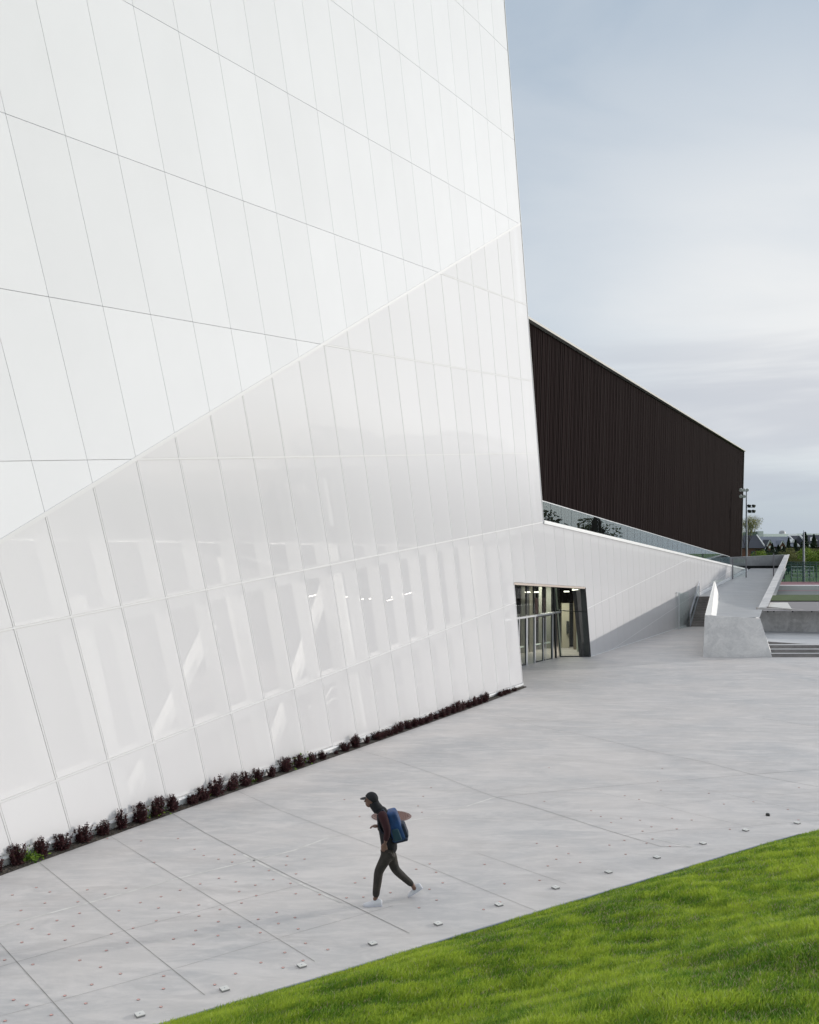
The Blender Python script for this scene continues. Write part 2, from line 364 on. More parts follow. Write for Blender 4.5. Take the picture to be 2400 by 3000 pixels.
def bank_h(Pts):
    d = edge_dist(Pts); al = Pts@d0; dn = Pts@V(d0[1], -d0[0])
    h = .372*d-.004*d*d*(d > 0)
    h = h-.10*np.sin(2*np.pi*(d-3.0+.25*np.sin(al*.5)+.04*al)/4.6)*np.clip(d/1.5, 0, 1)+.006*np.sin(dn*2.9-al*.33+1.0)*np.clip(d/1.5, 0, 1)
    for k in range(26):
        f_ = 1.2+k*.28; w = _w[k]/np.linalg.norm(_w[k])*f_; h = h+.0035*np.sin(Pts@w+_ph[k])*np.clip(d/1.0, 0, 1)
    return np.minimum(h, 4.05+.02*d)
gx = np.arange(-26, 24, .22); gy = np.arange(-22, 22, .22)
XX, YY = np.meshgrid(gx, gy); Pg = np.stack([XX.ravel(), YY.ravel()], 1); Dg = edge_dist(Pg); Hg = bank_h(Pg)
keep = Dg > -.22
Pg2 = Pg.copy()
nxg = len(gx); vv = np.column_stack([Pg, np.where(Dg < 0, -.06, Hg-.012)])
idx = np.arange(len(Pg)).reshape(XX.shape)
quads = np.stack([idx[:-1, :-1], idx[:-1, 1:], idx[1:, 1:], idx[1:, :-1]], -1).reshape(-1, 4)
quads = quads[keep[quads].all(1)]
used_ = np.unique(quads); remap = -np.ones(len(Pg), int); remap[used_] = np.arange(len(used_))
M_turf = mat('turf_soil', (.12, .16, .035), .95, vcol=(.09, .085, .05), vscale_=5, bump=1, bscale=30)
struct(mesh_obj('grass_bank', vv[used_].tolist(), [tuple(q) for q in remap[quads].tolist()], M_turf, smooth_=True))
# kerb edging of the bank
kb = MB()
for a, b in zip(EDGE[:-1], EDGE[1:]):
    kb.bar((a[0], a[1], gh(a[1])+.01), (b[0], b[1], gh(b[1])+.01), .07, .03)
struct(kb.obj('bank_edging', mat('steel_edging', (.22, .25, .30), .5)))
# blades
def make_grass():
    n = 800000
    # sample in view wedge
    u = rng.uniform(0, 1, n*3); Yd = 4.5+15.5*u**1.15; Xd = rng.uniform(-.50, .50, n*3)*Yd
    Pt = np.stack([Xd, Yd], 1)[:n*2]; d = edge_dist(Pt); m = d > .0
    Pt = Pt[m][:n]; d = d[m][:n]; n = len(Pt); h0 = bank_h(Pt)+.0
    # density: denser near
    cl = np.zeros(n); cs = np.zeros(n)
    for k in range(26):
        w = _w[k]*(2.2+k*.25); cl += np.sin(Pt@w+_ph[k]*2); w2 = np.array([_w[k][1], _w[k][0]])*(1.6+.35*k); cs += np.sin(Pt@w2+_ph[k])
    cl = cl/5.; cs = cs/5.
    hgt = (.050+.012*np.clip(cs, -1, 1))*rng.uniform(.55, 1.5, n); wid = rng.uniform(.0022, .0052, n)*(1+Pt[:, 1]*.03)
    edge_b = d < .25; hgt[edge_b] *= .85
    az = rng.uniform(0, 2*np.pi, n); lean = rng.uniform(.15, .95, n)*hgt; la = rng.normal(0.6, 1.1, n)
    bx, by = np.cos(az)*wid, np.sin(az)*wid; lx, ly = np.cos(la)*lean, np.sin(la)*lean
    B0 = np.column_stack([Pt[:, 0]-bx, Pt[:, 1]-by, h0-.01]); B1 = np.column_stack([Pt[:, 0]+bx, Pt[:, 1]+by, h0-.01])
    mx, my = lx*.35, ly*.35
    C0 = np.column_stack([Pt[:, 0]-bx*.75+mx, Pt[:, 1]-by*.75+my, h0+hgt*.6]); C1 = np.column_stack([Pt[:, 0]+bx*.75+mx, Pt[:, 1]+by*.75+my, h0+hgt*.6])
    T = np.column_stack([Pt[:, 0]+lx, Pt[:, 1]+ly, h0+hgt*.98])
    ve = np.stack([B0, B1, C1, C0, T], 1).reshape(-1, 3)
    me = bpy.data.meshes.new('grass'); me.vertices.add(5*n); me.vertices.foreach_set('co', ve.ravel())
    me.loops.add(7*n); me.polygons.add(2*n); base = (np.arange(n)*5)[:, None]
    li = (base+np.array([0, 1, 2, 3, 3, 2, 4])).ravel(); me.loops.foreach_set('vertex_index', li)
    st_ = (np.arange(n)*7)[:, None]+np.array([0, 4]); me.polygons.foreach_set('loop_start', st_.ravel()); me.polygons.foreach_set('loop_total', np.tile([4, 3], n))
    me.update(); me.validate()
    # natural colour variation of the blades (species patches, straw)
    a = me.color_attributes.new('tone', 'FLOAT_COLOR', 'POINT')
    t = np.clip(.48+.22*cl+.30*cs+rng.normal(0, .24, n), 0, 1); straw = (rng.uniform(0, 1, n) < .03+.16*np.clip(-cs-.25, 0, 1))
    g1 = np.array([.11, .24, .018]); g2 = np.array([.43, .55, .055])
    c = g1+(g2-g1)*t[:, None]; c[straw] = np.array([.46, .42, .24])*rng.uniform(.6, 1.1, (straw.sum(), 1))
    cc = np.ones((n, 5, 4)); cc[:, :, :3] = c[:, None, :]; a.data.foreach_set('color', cc.ravel())
    m = bpy.data.materials.new('grass_blades'); m.use_nodes = True; nt_ = m.node_tree; L = nt_.links.new; b = nt_.nodes['Principled BSDF']
    at = nt_.nodes.new('ShaderNodeAttribute'); at.attribute_name = 'tone'; L(at.outputs[0], b.inputs['Base Color']); b.inputs['Roughness'].default_value = .5
    b.inputs['Specular IOR Level'].default_value = .35
    tl = nt_.nodes.new('ShaderNodeBsdfTranslucent'); L(at.outputs[0], tl.inputs[0]); mx_ = nt_.nodes.new('ShaderNodeMixShader'); mx_.inputs[0].default_value = .5
    L(b.outputs[0], mx_.inputs[1]); L(tl.outputs[0], mx_.inputs[2]); L(mx_.outputs[0], nt_.nodes['Material Output'].inputs[0])
    me.materials.append(m); o = bpy.data.objects.new('grass', me); COL.objects.link(o); o['kind'] = 'stuff'
    tag(o, 'short green lawn grass covering the sloping bank at the bottom right', 'grass')
make_grass()

# ================================================================== WHITE BUILDING
hall = thing('sports_hall', 'tall white leaning building with fritted glass lower wall and a low glass wing', 'building', O)
A0_ = .07; DA = 1.303; A_C = A0_+3*DA
ROWS = [3.93, 7.15, 10.27, 13.38, 16.49, 19.6, 22.7, 25.8, 28.9]
BTOP = 31.
bg_ = lambda a: .20-.1076*a
bd_ = lambda a: 19.66+(a-A_C)*.39985
bh_ = lambda a: 4.8-(a-.11)*.1648
bt_ = lambda a: 7.14-.1634*(a-3.98)
bw_ = lambda a: -.59-.1037*(a-9.17)
def clip(poly, n, c):                      # keep n.p <= c
    res = []
    for i in range(len(poly)):
        p, q = poly[i], poly[(i+1) % len(poly)]; dp = n[0]*p[0]+n[1]*p[1]-c; dq = n[0]*q[0]+n[1]*q[1]-c
        if dp <= 0: res.append(p)
        if (dp < 0 < dq) or (dq < 0 < dp): t = dp/(dp-dq); res.append((p[0]+(q[0]-p[0])*t, p[1]+(q[1]-p[1])*t))
    return res
def above(poly, f, g=0.):                    # keep b >= f(a)+g  (f linear)
    s = f(1)-f(0); return clip(poly, (s, -1), -(f(0)+g))
def below(poly, f, g=0.):
    s = f(1)-f(0); return clip(poly, (-s, 1), f(0)-g)
def area(p): return abs(sum(p[i][0]*p[(i+1) % len(p)][1]-p[(i+1) % len(p)][0]*p[i][1] for i in range(len(p))))/2
def slab(mb, poly, o1, o0):                  # solid panel between offsets o0 (inner) and o1 (outer)
    return mb.prism([FP(a, b, o0) for a, b in poly], NF*(o1-o0)) if len(poly) > 2 else mb
kmin = -34
cols = [A0_+DA*k for k in range(kmin, 4)]
g = .010
# --- opaque cladding above the diagonal
cl = MB(); rows_full = [-9]+ROWS+[BTOP]
for i in range(len(cols)-1):
    for j in range(len(rows_full)-1):
        a0, a1, b0, b1 = cols[i]+g/2, cols[i+1]-g/2, rows_full[j]+g/2, rows_full[j+1]-g/2
        if i == len(cols)-2: a1 = A_C
        p = above([(a0, b0), (a1, b0), (a1, b1), (a0, b1)], bd_, .042)
        if len(p) > 2 and area(p) > .003: slab(cl, p, .0, -.03)
child(cl, 'cladding', M_clad, hall)
bk = MB(); slab(bk, above([(cols[0], -9), (A_C-.01, -9), (A_C-.01, BTOP-.02), (cols[0], BTOP-.02)], bd_, .02), -.034, -.30)
child(bk, 'backing', M_back, hall)
# --- glass panels below the diagonal
cells = []
def add_cell(p, side):
    if len(p) > 2 and area(p) > .01: cells.append((p, side))
gg = .027
for i in range(len(cols)-1):
    for j in range(len(rows_full)-1):
        a0, a1, b0, b1 = cols[i]+gg, cols[i+1]-gg, rows_full[j]+gg, rows_full[j+1]-gg
        if i == len(cols)-2: a1 = A_C
        if cols[i] >= A0_-.01 and rows_full[j] < 4.:
            if rows_full[j+1] > 4: b0 = 2.
            else: continue
        p = below([(a0, b0), (a1, b0), (a1, b1), (a0, b1)], bd_, .042)
        p = above(p, bh_, .03) if cols[i] >= A0_-.01 else above(p, bg_, .02)
        add_cell(p, 't')
wcols = [A_C+DA*k for k in range(0, 46)]
for i in range(len(wcols)-1):
    for (r0, r1) in ((-12, -4.10), (-4.10, -.99), (-.99, 2.12), (2.12, 9)):
        a0, a1 = wcols[i]+.012, wcols[i+1]-.012
        b0, b1 = r0+.012, r1-.012
        mid = (a0+a1)/2
        if mid < 9.19:
            if r0 < 2: continue
            p = above([(a0, b0), (a1, b0), (a1, b1), (a0, b1)], bh_, .03)
        else: p = above([(a0, b0), (a1, b0), (a1, b1), (a0, b1)], bw_, .02)
        add_cell(below(p, bt_, .0), 'w')
def scr_area(p):
    q = []
    for a, b in p:
        w = FP(a, b)
        if w[1] < 3: return 0
        q.append((HX+FPX*w[0]/w[1], HY-FPX*(w[2]-CH)/w[1]))
    if max(x for x, y in q) < 0 or max(y for x, y in q) < 0: return 0
    return area([(min(2400, max(0, x)), min(3000, max(0, y))) for x, y in q])
cells.sort(key=lambda c: -scr_area(c[0]))
def glass_cell(mb, p):
    n = len(p); vo = [FP(a, b, 0) for a, b in p]; vi = [FP(a, b, -.024) for a, b in p]
    mb.add(vo+vi, [tuple(range(n))]+[(i, n+i, n+(i+1) % n, (i+1) % n) for i in range(n)])
rest = MB()
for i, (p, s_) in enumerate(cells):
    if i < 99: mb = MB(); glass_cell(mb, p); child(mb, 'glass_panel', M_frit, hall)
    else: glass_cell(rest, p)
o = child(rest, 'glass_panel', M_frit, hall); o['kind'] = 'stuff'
# --- mullions and transoms of the glass part
def inr(a, b0, b1): return [(a, b0), (a, b1)]
for k, a in enumerate(cols[1:-1]+[A_C-.02]):
    lo = bg_(a) if a < A0_-.01 else bh_(a); hi = bd_(a)-.03
    if a > A_C-.1: lo = bt_(a)-.0
    if a < -30: continue
    mb = MB(); mb.bar(FP(a, lo, -.022), FP(a, hi, -.022), .030, .05, R); child(mb, 'mullion', M_mull, hall)
    mb = MB(); mb.bar(FP(a, lo, -.012), FP(a, hi, -.012), .060, .012, R); child(mb, 'gasket', M_gasket, hall)
for b in ROWS[:5]:
    # from far left to the diagonal or the corner
    a_start = (b-19.66)/.39985+A_C if b > bd_(cols[0]) else cols[0]; a_start = max(cols[0], a_start)
    a_end = A0_ if b < 4 else A_C
    mb = MB(); mb.bar(FP(a_start+.05, b, -.020), FP(a_end, b, -.020), .036, .052, M); child(mb, 'transom', M_mull, hall)
    mb = MB(); mb.bar(FP(a_start+.05, b, -.015), FP(a_end, b, -.015), .062, .012, M); child(mb, 'gasket', M_gasket, hall)
for b in (2.12, -.99):
    a_end = 3.98+(7.14-b)/.1634; mb = MB(); mb.bar(FP(9.2, b, -.01), FP(min(a_end, 60), b, -.01), .022, .03, M); child(mb, 'transom', M_mull, hall)
wj = MB()
for a in wcols[1:]:
    wj.bar(FP(a, (bh_(a) if a < 9.1 else bw_(a)), -.02), FP(a, bt_(a), -.02), .03, .02, R)
child(wj, 'wing_mullion', M_gasket, hall)['kind'] = 'stuff'
# trims
mb = MB(); mb.bar(FP(cols[0], bd_(cols[0]), -.015), FP(A_C, bd_(A_C), -.023), .088, .06, M); child(mb, 'diagonal_trim', M_mull, hall)
mb = MB(); mb.bar(FP(A_C+.012, bt_(A_C)+.0, -.10), FP(A_C+.012, BTOP, -.10), .03, .24, R); child(mb, 'corner_trim', M_mull, hall)
mb = MB(); mb.bar(FP(A_C+.03, bt_(A_C)+.02, -.13), FP(60.6, bt_(60.6)+.02, -.13), .15, .36, M); child(mb, 'parapet_cap', mat('white_cap', (.84, .84, .83), .4), hall)
mb = MB(); mb.bar(FP(A0_-.02, bh_(A0_)-.03, -.08), FP(9.2, bh_(9.2)-.03, -.08), .09, .2, M); child(mb, 'header_trim', mat('bronze_header', (.52, .44, .38), .4), hall)
mb = MB(); mb.bar(FP(A0_, bg_(A0_)-.02, -.14), FP(A0_, bh_(A0_), -.14), .035, .3, R); child(mb, 'opening_jamb', M_mull, hall)
mb = MB(); mb.bar(FP(9.19, bw_(9.17), -.12), FP(9.19, bh_(9.17), -.12), .05, .26, R); child(mb, 'opening_jamb', M_darkframe, hall)
# plinths
p0, p1 = FP(cols[0], bg_(cols[0])), FP(A0_, bg_(A0_))
dn = V(0, 0, -1)
pl = MB(); pl.hexa([p0+dn*.50-NF*.05, p1+dn*.40-NF*.12, p1+dn*.40-NF*.35, p0+dn*.50-NF*.35], [p0+dn*.015+NF*.015, p1+dn*.015+NF*.015, p1+dn*.015-NF*.25, p0+dn*.015-NF*.25])
pl.hexa([p0+dn*.055+NF*.045, p1+dn*.055+NF*.045, p1+dn*.055+NF*.015, p0+dn*.055+NF*.015], [p0+dn*.02+NF*.04, p1+dn*.02+NF*.04, p1+dn*.02+NF*.015, p0+dn*.02+NF*.015])
child(pl, 'plinth', M_plinth, hall)
w0, w1 = FP(9.2, bw_(9.2)), FP(33, bw_(33))
pl = MB(); pl.hexa([w0+dn*.3+NF*.03, w1+dn*.3+NF*.03, w1+dn*.3-NF*.2, w0+dn*.3-NF*.2], [w0+dn*-.02+NF*.03, w1+dn*-.02+NF*.03, w1+dn*-.02-NF*.2, w0+dn*-.02-NF*.2])
child(pl, 'wing_plinth', M_plinth, hall)
# upper ramp plinth follows the ramp
rampL = [F(2043, 1747), F(2090, 1722), F(2140, 1697), F(2190, 1672)]
pl = MB()
for a, b in zip(rampL[:-1], rampL[1:]): pl.bar(a+NF*.04+V(0, 0, .10), b+NF*.04+V(0, 0, .10), .22, .06)
child(pl, 'ramp_plinth', M_plinth, hall)
# side wall, roof, rear of the tower (solid volume so nothing looks like a card)
IN = -NF*22
hN = V(NF[0], NF[1], 0); hN = hN/np.linalg.norm(hN)
def back(p, d): return p-hN*d
sw = MB()
c_lo, c_hi = FP(A_C, bt_(A_C)-.25), FP(A_C, BTOP)
sw.hexa([back(c_lo, .3), back(c_lo, 22), back(c_lo, 22)-R*.3, back(c_lo, .3)-R*.3], [back(c_hi, .3), back(c_hi, 22), back(c_hi, 22)-R*.3, back(c_hi, .3)-R*.3])
child(sw, 'side_wall', M_clad, hall)
rf = MB(); l_hi = FP(cols[0], BTOP); rf.hexa([back(c_hi, .05)-V(0, 0, .3), back(l_hi, .05)-V(0, 0, .3), back(l_hi, 22)-V(0, 0, .3), back(c_hi, 22)-V(0, 0, .3)], [back(c_hi, .05), back(l_hi, .05), back(l_hi, 22), back(c_hi, 22)])
child(rf, 'roof', M_clad, hall)
# --- interior seen through the frit
def inner(mb, a0, a1, zf, th, d0_=.5, d1_=9.):
    """horizontal slab behind the facade between columns a0..a1 at height zf"""
    def at(a, d):
        b = (zf-O[2]-R[2]*a)/M[2]; return back(FP(a, b), d)
    q = [at(a0, d0_), at(a1, d0_), at(a1, d1_), at(a0, d1_)]
    return mb.hexa([p-V(0, 0, th) for p in q], q)
child(inner(MB(), -40, -.3, .15, .2, .05, 9), 'interior_floor', M_infloor, hall)
child(inner(MB(), -40, 3.6, 6.55, .5, .45, 9), 'interior_slab', M_inner, hall)
child(inner(MB(), -40, 3.6, 14., .4, .45, 9), 'interior_slab', M_fin, hall)
bw = MB(); q0, q1 = back(FP(-40, 4), 9), back(FP(3.5, 0), 9)
q0[2] = 0; q1[2] = 0
bw.hexa([q0, q1, back(q1, .2), back(q0, .2)], [q0+V(0, 0, 15), q1+V(0, 0, 15), back(q1, .2)+V(0, 0, 15), back(q0, .2)+V(0, 0, 15)])
child(bw, 'interior_wall', M_inner, hall)
for a in cols[6:-1]:                     # deep glazing fins behind each mullion
    lo = bg_(a) if a < A0_-.01 else bh_(a); hi = min(bd_(a)-.1, lo+13)
    mb = MB(); mb.bar(FP(a, lo, -.27), FP(a, hi, -.27), .07, .36, R); child(mb, 'glazing_fin', M_fin, hall)
for b in (3.93, 7.15, 10.27):
    mb = MB(); mb.bar(FP(-38, b-.16, -.24), FP(A0_ if b < 4 else A_C-.1, b-.16, -.24), .30, .30, M); child(mb, 'glazing_beam', M_beam, hall)
def inbar(p, q, w, off=-.72, m=M_white_in, d=.25, name='column'):
    mb = MB(); a, b = F(*p, off), F(*q, off); mb.bar(a, b, w, d, R); return child(mb, name, m, hall)
inbar((655, 1630), (790, 2285), .19); inbar((940, 1400), (1070, 2190), .19); inbar((1352, 1300), (1436, 2030), .19); inbar((228, 1750), (372, 2400), .22)
inbar((1432, 1500), (1452, 1690), .15)
inbar((618, 1828), (372, 2350), .24, name='brace'); inbar((965, 1680), (788, 2215), .22, name='brace')
inbar((1462, 1560), (1500, 1750), .13, name='brace'); inbar((880, 1420), (955, 1640), .16, name='brace')
for (x, y) in ((1022, 1747), (1165, 1745), (1045, 1760), (1100, 1750), (1152, 1755), (1190, 1741), (905, 1748)):
    a = F(x, y, -3.); mb = MB(); mb.bar(a-R*.45, a+R*.45, .022, .05); child(mb, 'ceiling_light', M_lamp, hall)
rl = MB()
for pts in ([(955, 2045), (972, 2016), (1000, 2010), (1004, 2060)], [(905, 2075), (930, 2050)], [(955, 2065), (975, 2048), (1002, 2046)], [(915, 2105), (940, 2083)], [(1100, 2033), (1200, 2012)], [(1215, 2008), (1260, 2000)]):
    for p, q in zip(pts[:-1], pts[1:]): rl.tube(F(*p, -1.9), F(*q, -1.9), .03)
child(rl, 'stair_rail', M_white_in, hall)

for k, (a_, zz_, en) in enumerate(((-27, 5.9, 200), (-21, 5.9, 230), (-15, 5.9, 260), (-9, 5.9, 260), (-3, 5.9, 230))):
    il = bpy.data.lights.new('interior_lamp', 'AREA'); il.shape = 'RECTANGLE'; il.size = 5; il.size_y = 1.2; il.energy = en; il.color = (1, .96, .90)
    io = bpy.data.objects.new('interior_lamp', il); COL.objects.link(io); io.parent = hall; b_ = (zz_-R[2]*a_)/M[2]; pz_ = back(FP(a_, b_), 4.0)
    io.location = Vector(tuple(pz_))-hall.location; io.rotation_euler = (Vector((0, 0, 1))*1.+Vector(tuple(-hN))*1.1).to_track_quat('Z', 'Y').to_euler()
# --- entrance recess
Q1 = G(1642, 1925); Q2 = V(9.36, 47.72, .38); Q0 = G(1529, 1952); dA = nrm(V(Q0[0]-Q1[0], Q0[1]-Q1[1], 0)); Q0 = V(Q1[0], Q1[1], 0)+dA*6.0
def onA(t, h): p = V(Q1[0], Q1[1], 0)+dA*t; return V(p[0], p[1], h)
def tA(x):      # parameter along the door line for photo column x
    k = (x-HX)/FPX; return (k*Q1[1]-Q1[0])/(dA[0]-k*dA[1])
HB = .22                                  # floor level at the doors
nA = V(dA[1], -dA[0], 0); nA = nA if nA[1] < 0 else -nA
topA = 4.75
tS = [0, tA(1618), tA(1566), tA(1542), tA(1500)]
ga = MB(); ga.hexa([onA(.03, HB+2.5)-nA*.01, onA(5.9, HB+2.5)-nA*.01, onA(5.9, HB+2.5)+nA*.01, onA(.03, HB+2.5)+nA*.01], [onA(.03, topA)-nA*.01, onA(5.9, topA)-nA*.01, onA(5.9, topA)+nA*.01, onA(.03, topA)+nA*.01])
child(ga, 'transom_glass', M_glass, hall)
fr = MB(); fr.bar(onA(-.02, HB+2.5), onA(5.9, HB+2.38), .09, .1); child(fr, 'door_head', M_alu, hall)
fr = MB(); fr.bar(onA(-.02, HB+.05), onA(5.9, HB-.02), .16, .1); child(fr, 'threshold', M_alu, hall)
for x, w in ((1618, .07), (1566, .07), (1542, .10), (1519.5, .05)):
    mb = MB(); mb.bar(onA(tA(x), HB), onA(tA(x), HB+2.5), w, .1, dA); child(mb, 'door_post', M_alu, hall)
mb = MB(); mb.bar(onA(tA(1629), HB), onA(tA(1622), topA-.3), .05, .1, dA); child(mb, 'frame_post', M_dark, hall)
for x in (1542, 1563, 1591, 1617):
    mb = MB(); mb.bar(onA(tA(x), HB+2.55), onA(tA(x), topA), .035, .06, dA); child(mb, 'frame_post', M_dark, hall)
mb = MB(); mb.bar(onA(0, topA-.42), onA(5.9, topA-.3), .05, .06); child(mb, 'frame_rail', M_dark, hall)
def door(x0, x1, barside):
    t0, t1 = sorted((tA(x0), tA(x1))); mb = MB()
    for t in (t0+.03, t1-.03): mb.bar(onA(t, HB+.08), onA(t, HB+2.42), .06, .05, dA)
    for h in (HB+.14, HB+2.40): mb.bar(onA(t0+.03, h), onA(t1-.03, h), .10, .05)
    d_ = child(mb, 'door', M_darkframe, hall)
    def sub(m_, nm, mt):
        o = m_.obj(nm, mt, d_); o.data.transform(Matrix.Translation(-Vector(hall.location))); return o
    mb = MB(); mb.hexa([onA(t0+.04, HB+.16)-nA*.006, onA(t1-.04, HB+.16)-nA*.006, onA(t1-.04, HB+.16)+nA*.006, onA(t0+.04, HB+.16)+nA*.006], [onA(t0+.04, HB+2.38)-nA*.006, onA(t1-.04, HB+2.38)-nA*.006, onA(t1-.04, HB+2.38)+nA*.006, onA(t0+.04, HB+2.38)+nA*.006]); sub(mb, 'pane', M_glass)
    mb = MB(); mb.bar(onA(t0+.08, HB+1.0)-nA*.06, onA(t1-.08, HB+1.0)-nA*.06, .07, .04); sub(mb, 'push_bar', mat('bar_cream', (.75, .74, .62), .4))
    mb = MB(); th = t0+.10 if barside else t1-.10; mb.tube(onA(th, HB+.10)+nA*.09, onA(th, HB+2.3)+nA*.09, .016); sub(mb, 'handle', M_alu)
door(1617, 1592, 0); door(1591, 1567, 1); door(1541, 1520, 1); door(1519, 1497, 0)
mb = MB(); t0, t1 = tA(1565), tA(1543)
mb.hexa([onA(t0, HB+.1)-nA*.006, onA(t1, HB+.1)-nA*.006, onA(t1, HB+.1)+nA*.006, onA(t0, HB+.1)+nA*.006], [onA(t0, HB+2.45)-nA*.006, onA(t1, HB+2.45)-nA*.006, onA(t1, HB+2.45)+nA*.006, onA(t0, HB+2.45)+nA*.006]); child(mb, 'side_light', M_glass, hall)
# glazed return B
topB0 = Py(1624, 1718, 47.55); topB1 = F(1714, 1722); b0_, b1_ = Q1+V(0, 0, .02), Q2+V(0, 0, .02)
def onB(u, v): lo = b0_+(b1_-b0_)*u; hi = topB0+(topB1-topB0)*u; return lo+(hi-lo)*v
yv = V(0, .012, 0)
mb = MB(); mb.hexa([onB(.0, .0), onB(1, 0), onB(1, 0)+yv, onB(0, 0)+yv], [onB(0, 1), onB(1, 1), onB(1, 1)+yv, onB(0, 1)+yv]); child(mb, 'return_glass', M_glass, hall)
for u0, v0, u1, v1, w in ((0, 0, 1, 0, .08), (0, .66, 1, .655, .05), (0, 0, 0, 1, .06), (1, 0, 1, 1, .07), (.0, .985, 1, .985, .04)):
    mb = MB(); mb.bar(onB(u0, v0)-yv, onB(u1, v1)-yv, w, .06, (0, 0, 1) if u0 != u1 else (1, 0, 0)); child(mb, 'frame_rail' if u0 != u1 else 'frame_post', M_dark, hall)
# lobby behind
lob = MB(); lf = [onA(-.0, HB-.03), onA(5.9, HB-.03), onA(5.9, HB-.03)-nA*9, onA(-7, HB-.03)-nA*9, V(Q2[0], Q2[1], HB+.1)]
lob.add(lf, [(0, 1, 2, 3, 4)]); child(lob, 'lobby_floor', mat('lobby_floor', (.30, .31, .29), .15), hall)
lc = MB(); c4 = [FP(-.3, bh_(-.3)-.02, -.2), FP(9.25, bh_(9.25)-.02, -.2), FP(9.25, bh_(9.25)-.02, -.2)-hN*11, FP(-.3, bh_(-.3)-.02, -.2)-hN*11]
lc.hexa(c4, [p+V(0, 0, .15) for p in c4]); child(lc, 'lobby_ceiling', mat('lobby_ceiling', (.10, .10, .105), .5), hall)
lw = MB(); e0, e1, e2 = onA(6, HB)-nA*6.5, onA(-9, HB)-nA*6.5, FP(11.5, -1, -.6)
e2 = V(e2[0], e2[1], HB)
lw.hexa([e0, e1, e1-nA*.2, e0-nA*.2], [p+V(0, 0, 5) for p in (e0, e1, e1-nA*.2, e0-nA*.2)])
child(lw, 'lobby_wall', mat('lobby_wall', (.24, .235, .21), .6, var=.3, vscale_=.4), hall)
lw = MB(); Rh = nrm(V(R[0], R[1], 0)); ws = [FP(9.35, 0, -.35), FP(9.35, 0, -.35)+Rh*9]; ws = [V(p[0], p[1], HB) for p in ws]
lw.hexa([ws[0], ws[1], ws[1]-hN*.2, ws[0]-hN*.2], [V(p[0], p[1], HB)+V(-.4, -.2, 3.6) for p in (ws[0], ws[1], ws[1]-hN*.2, ws[0]-hN*.2)]); child(lw, 'lobby_wall', M_inner, hall)
def lcol(x, dep, w, m, h0=HB, h1=4.7, lean=0., name='lobby_column'):
    p = P(x, dep, h0); q = P(x, dep, h1); q[0] -= lean*.08*(h1-h0)
    mb = MB(); mb.bar(p, q, w, .3, (1, 0, 0)); return child(mb, name, m, hall)
lcol(1557, 50.2, .24, M_beige); lcol(1532, 49.6, .20, M_beige); lcol(1582, 51.5, .18, mat('grey_column', (.28, .29, .27), .5))
lcol(1607, 52., .30, mat('grey_column_b', (.24, .25, .23), .5)); lcol(1699, 50.2, .30, mat('pale_column', (.40, .46, .42), .5))
lcol(1656, 52.4, .42, mat('pale_panel', (.47, .45, .37), .6), h1=2.9, name='wall_panel'); lcol(1663, 52.2, .12, M_dark, h0=1.2, h1=1.9, name='wall_screen')
lcol(1686, 51.5, .16, mat('brown_column', (.22, .19, .14), .5)); lcol(1590, 52.5, .9, M_mauve, h0=1.9, h1=3.2, name='wall_panel')
lcol(1675, 53.1, .35, M_dark, h1=2.85, name='lobby_doorway')
mb = MB(); mb.bar(P(1642, 48.15, .3), P(1627, 48.15, 4.0), .13, .13, (1, 0, 0)); child(mb, 'lobby_brace', mat('cream_brace', (.62, .60, .48), .5), hall)
mb = MB(); mb.bar(P(1712, 49.2, .3), P(1679, 50.5, 3.9), .10, .1, (1, 0, 0)); child(mb, 'lobby_brace', mat('cream_brace_b', (.45, .46, .38), .5), hall)
for x, y, Y in ((1546, 1735, 49.2), (1571, 1735, 49.5), (1686, 1728, 49.6), (1660, 1733, 52.0)):
    c = Py(x, y, Y); mb = MB(); mb.bar(c-V(.14, 0, 0), c+V(.14, 0, 0), .05, .12); child(mb, 'ceiling_light', M_lamp, hall)
ld = bpy.data.lights.new('lobby_lamp', 'AREA'); ld.energy = 120; ld.size = 1.6; ld.color = (1, .92, .76); lo_ = bpy.data.objects.new('lobby_lamp', ld); COL.objects.link(lo_); lo_.parent = hall
lo_.location = Vector(tuple(P(1630, 50.4, 4.0)))-hall.location

# ================================================================== upper walkway, glass guard, dark building
walk = MB(); s0, s1 = FP(A_C+.02, bt_(A_C)-.12, -.2), FP(60.5, bt_(60.5)-.1, -.2)
s0b, s1b = back(s0, 7.), back(s1, 4.6)
walk.hexa([p-V(0, 0, .3) for p in (s0, s1, s1b, s0b)], [s0, s1, s1b, s0b]); struct(walk.obj('upper_walkway', concrete('walk_conc', (.40, .40, .40), (.33, .34, .35))))
guard = thing('glass_railing', 'long frameless glass railing on the sloping white parapet in front of the dark building', 'railing', s0)
gt0, gt1 = Py(1590, 1467, 41.), Py(2150, 1632, 85.2)
gb = lambda t: FP(A_C+.05+t*(51.6-A_C), bt_(A_C+.05+t*(51.6-A_C))+.05, -.2)
gtp = lambda t: V(gb(t)[0], gb(t)[1], 0)+V(0, 0, 1)*(gt0[2]+(gt1[2]-gt0[2])*((gb(t)[1]-41.)/(85.2-41.)))
ng = 34
for i in range(ng):
    t0, t1 = (i+.015)/ng, (i+.985)/ng; mb = MB(); th = hN*.008
    a, b, c, d = gb(t0), gb(t1), gtp(t1), gtp(t0); mb.hexa([a-th, b-th, b+th, a+th], [d-th, c-th, c+th, d+th])
    child(mb, 'glass_pane', M_guard, guard)
mb = MB(); mb.bar(gtp(0)+V(0, 0, .01), gtp(1)+V(0, 0, .01), .035, .035); child(mb, 'top_rail', mat('rail_steel', (.55, .56, .58), .3, metal=.5), guard)

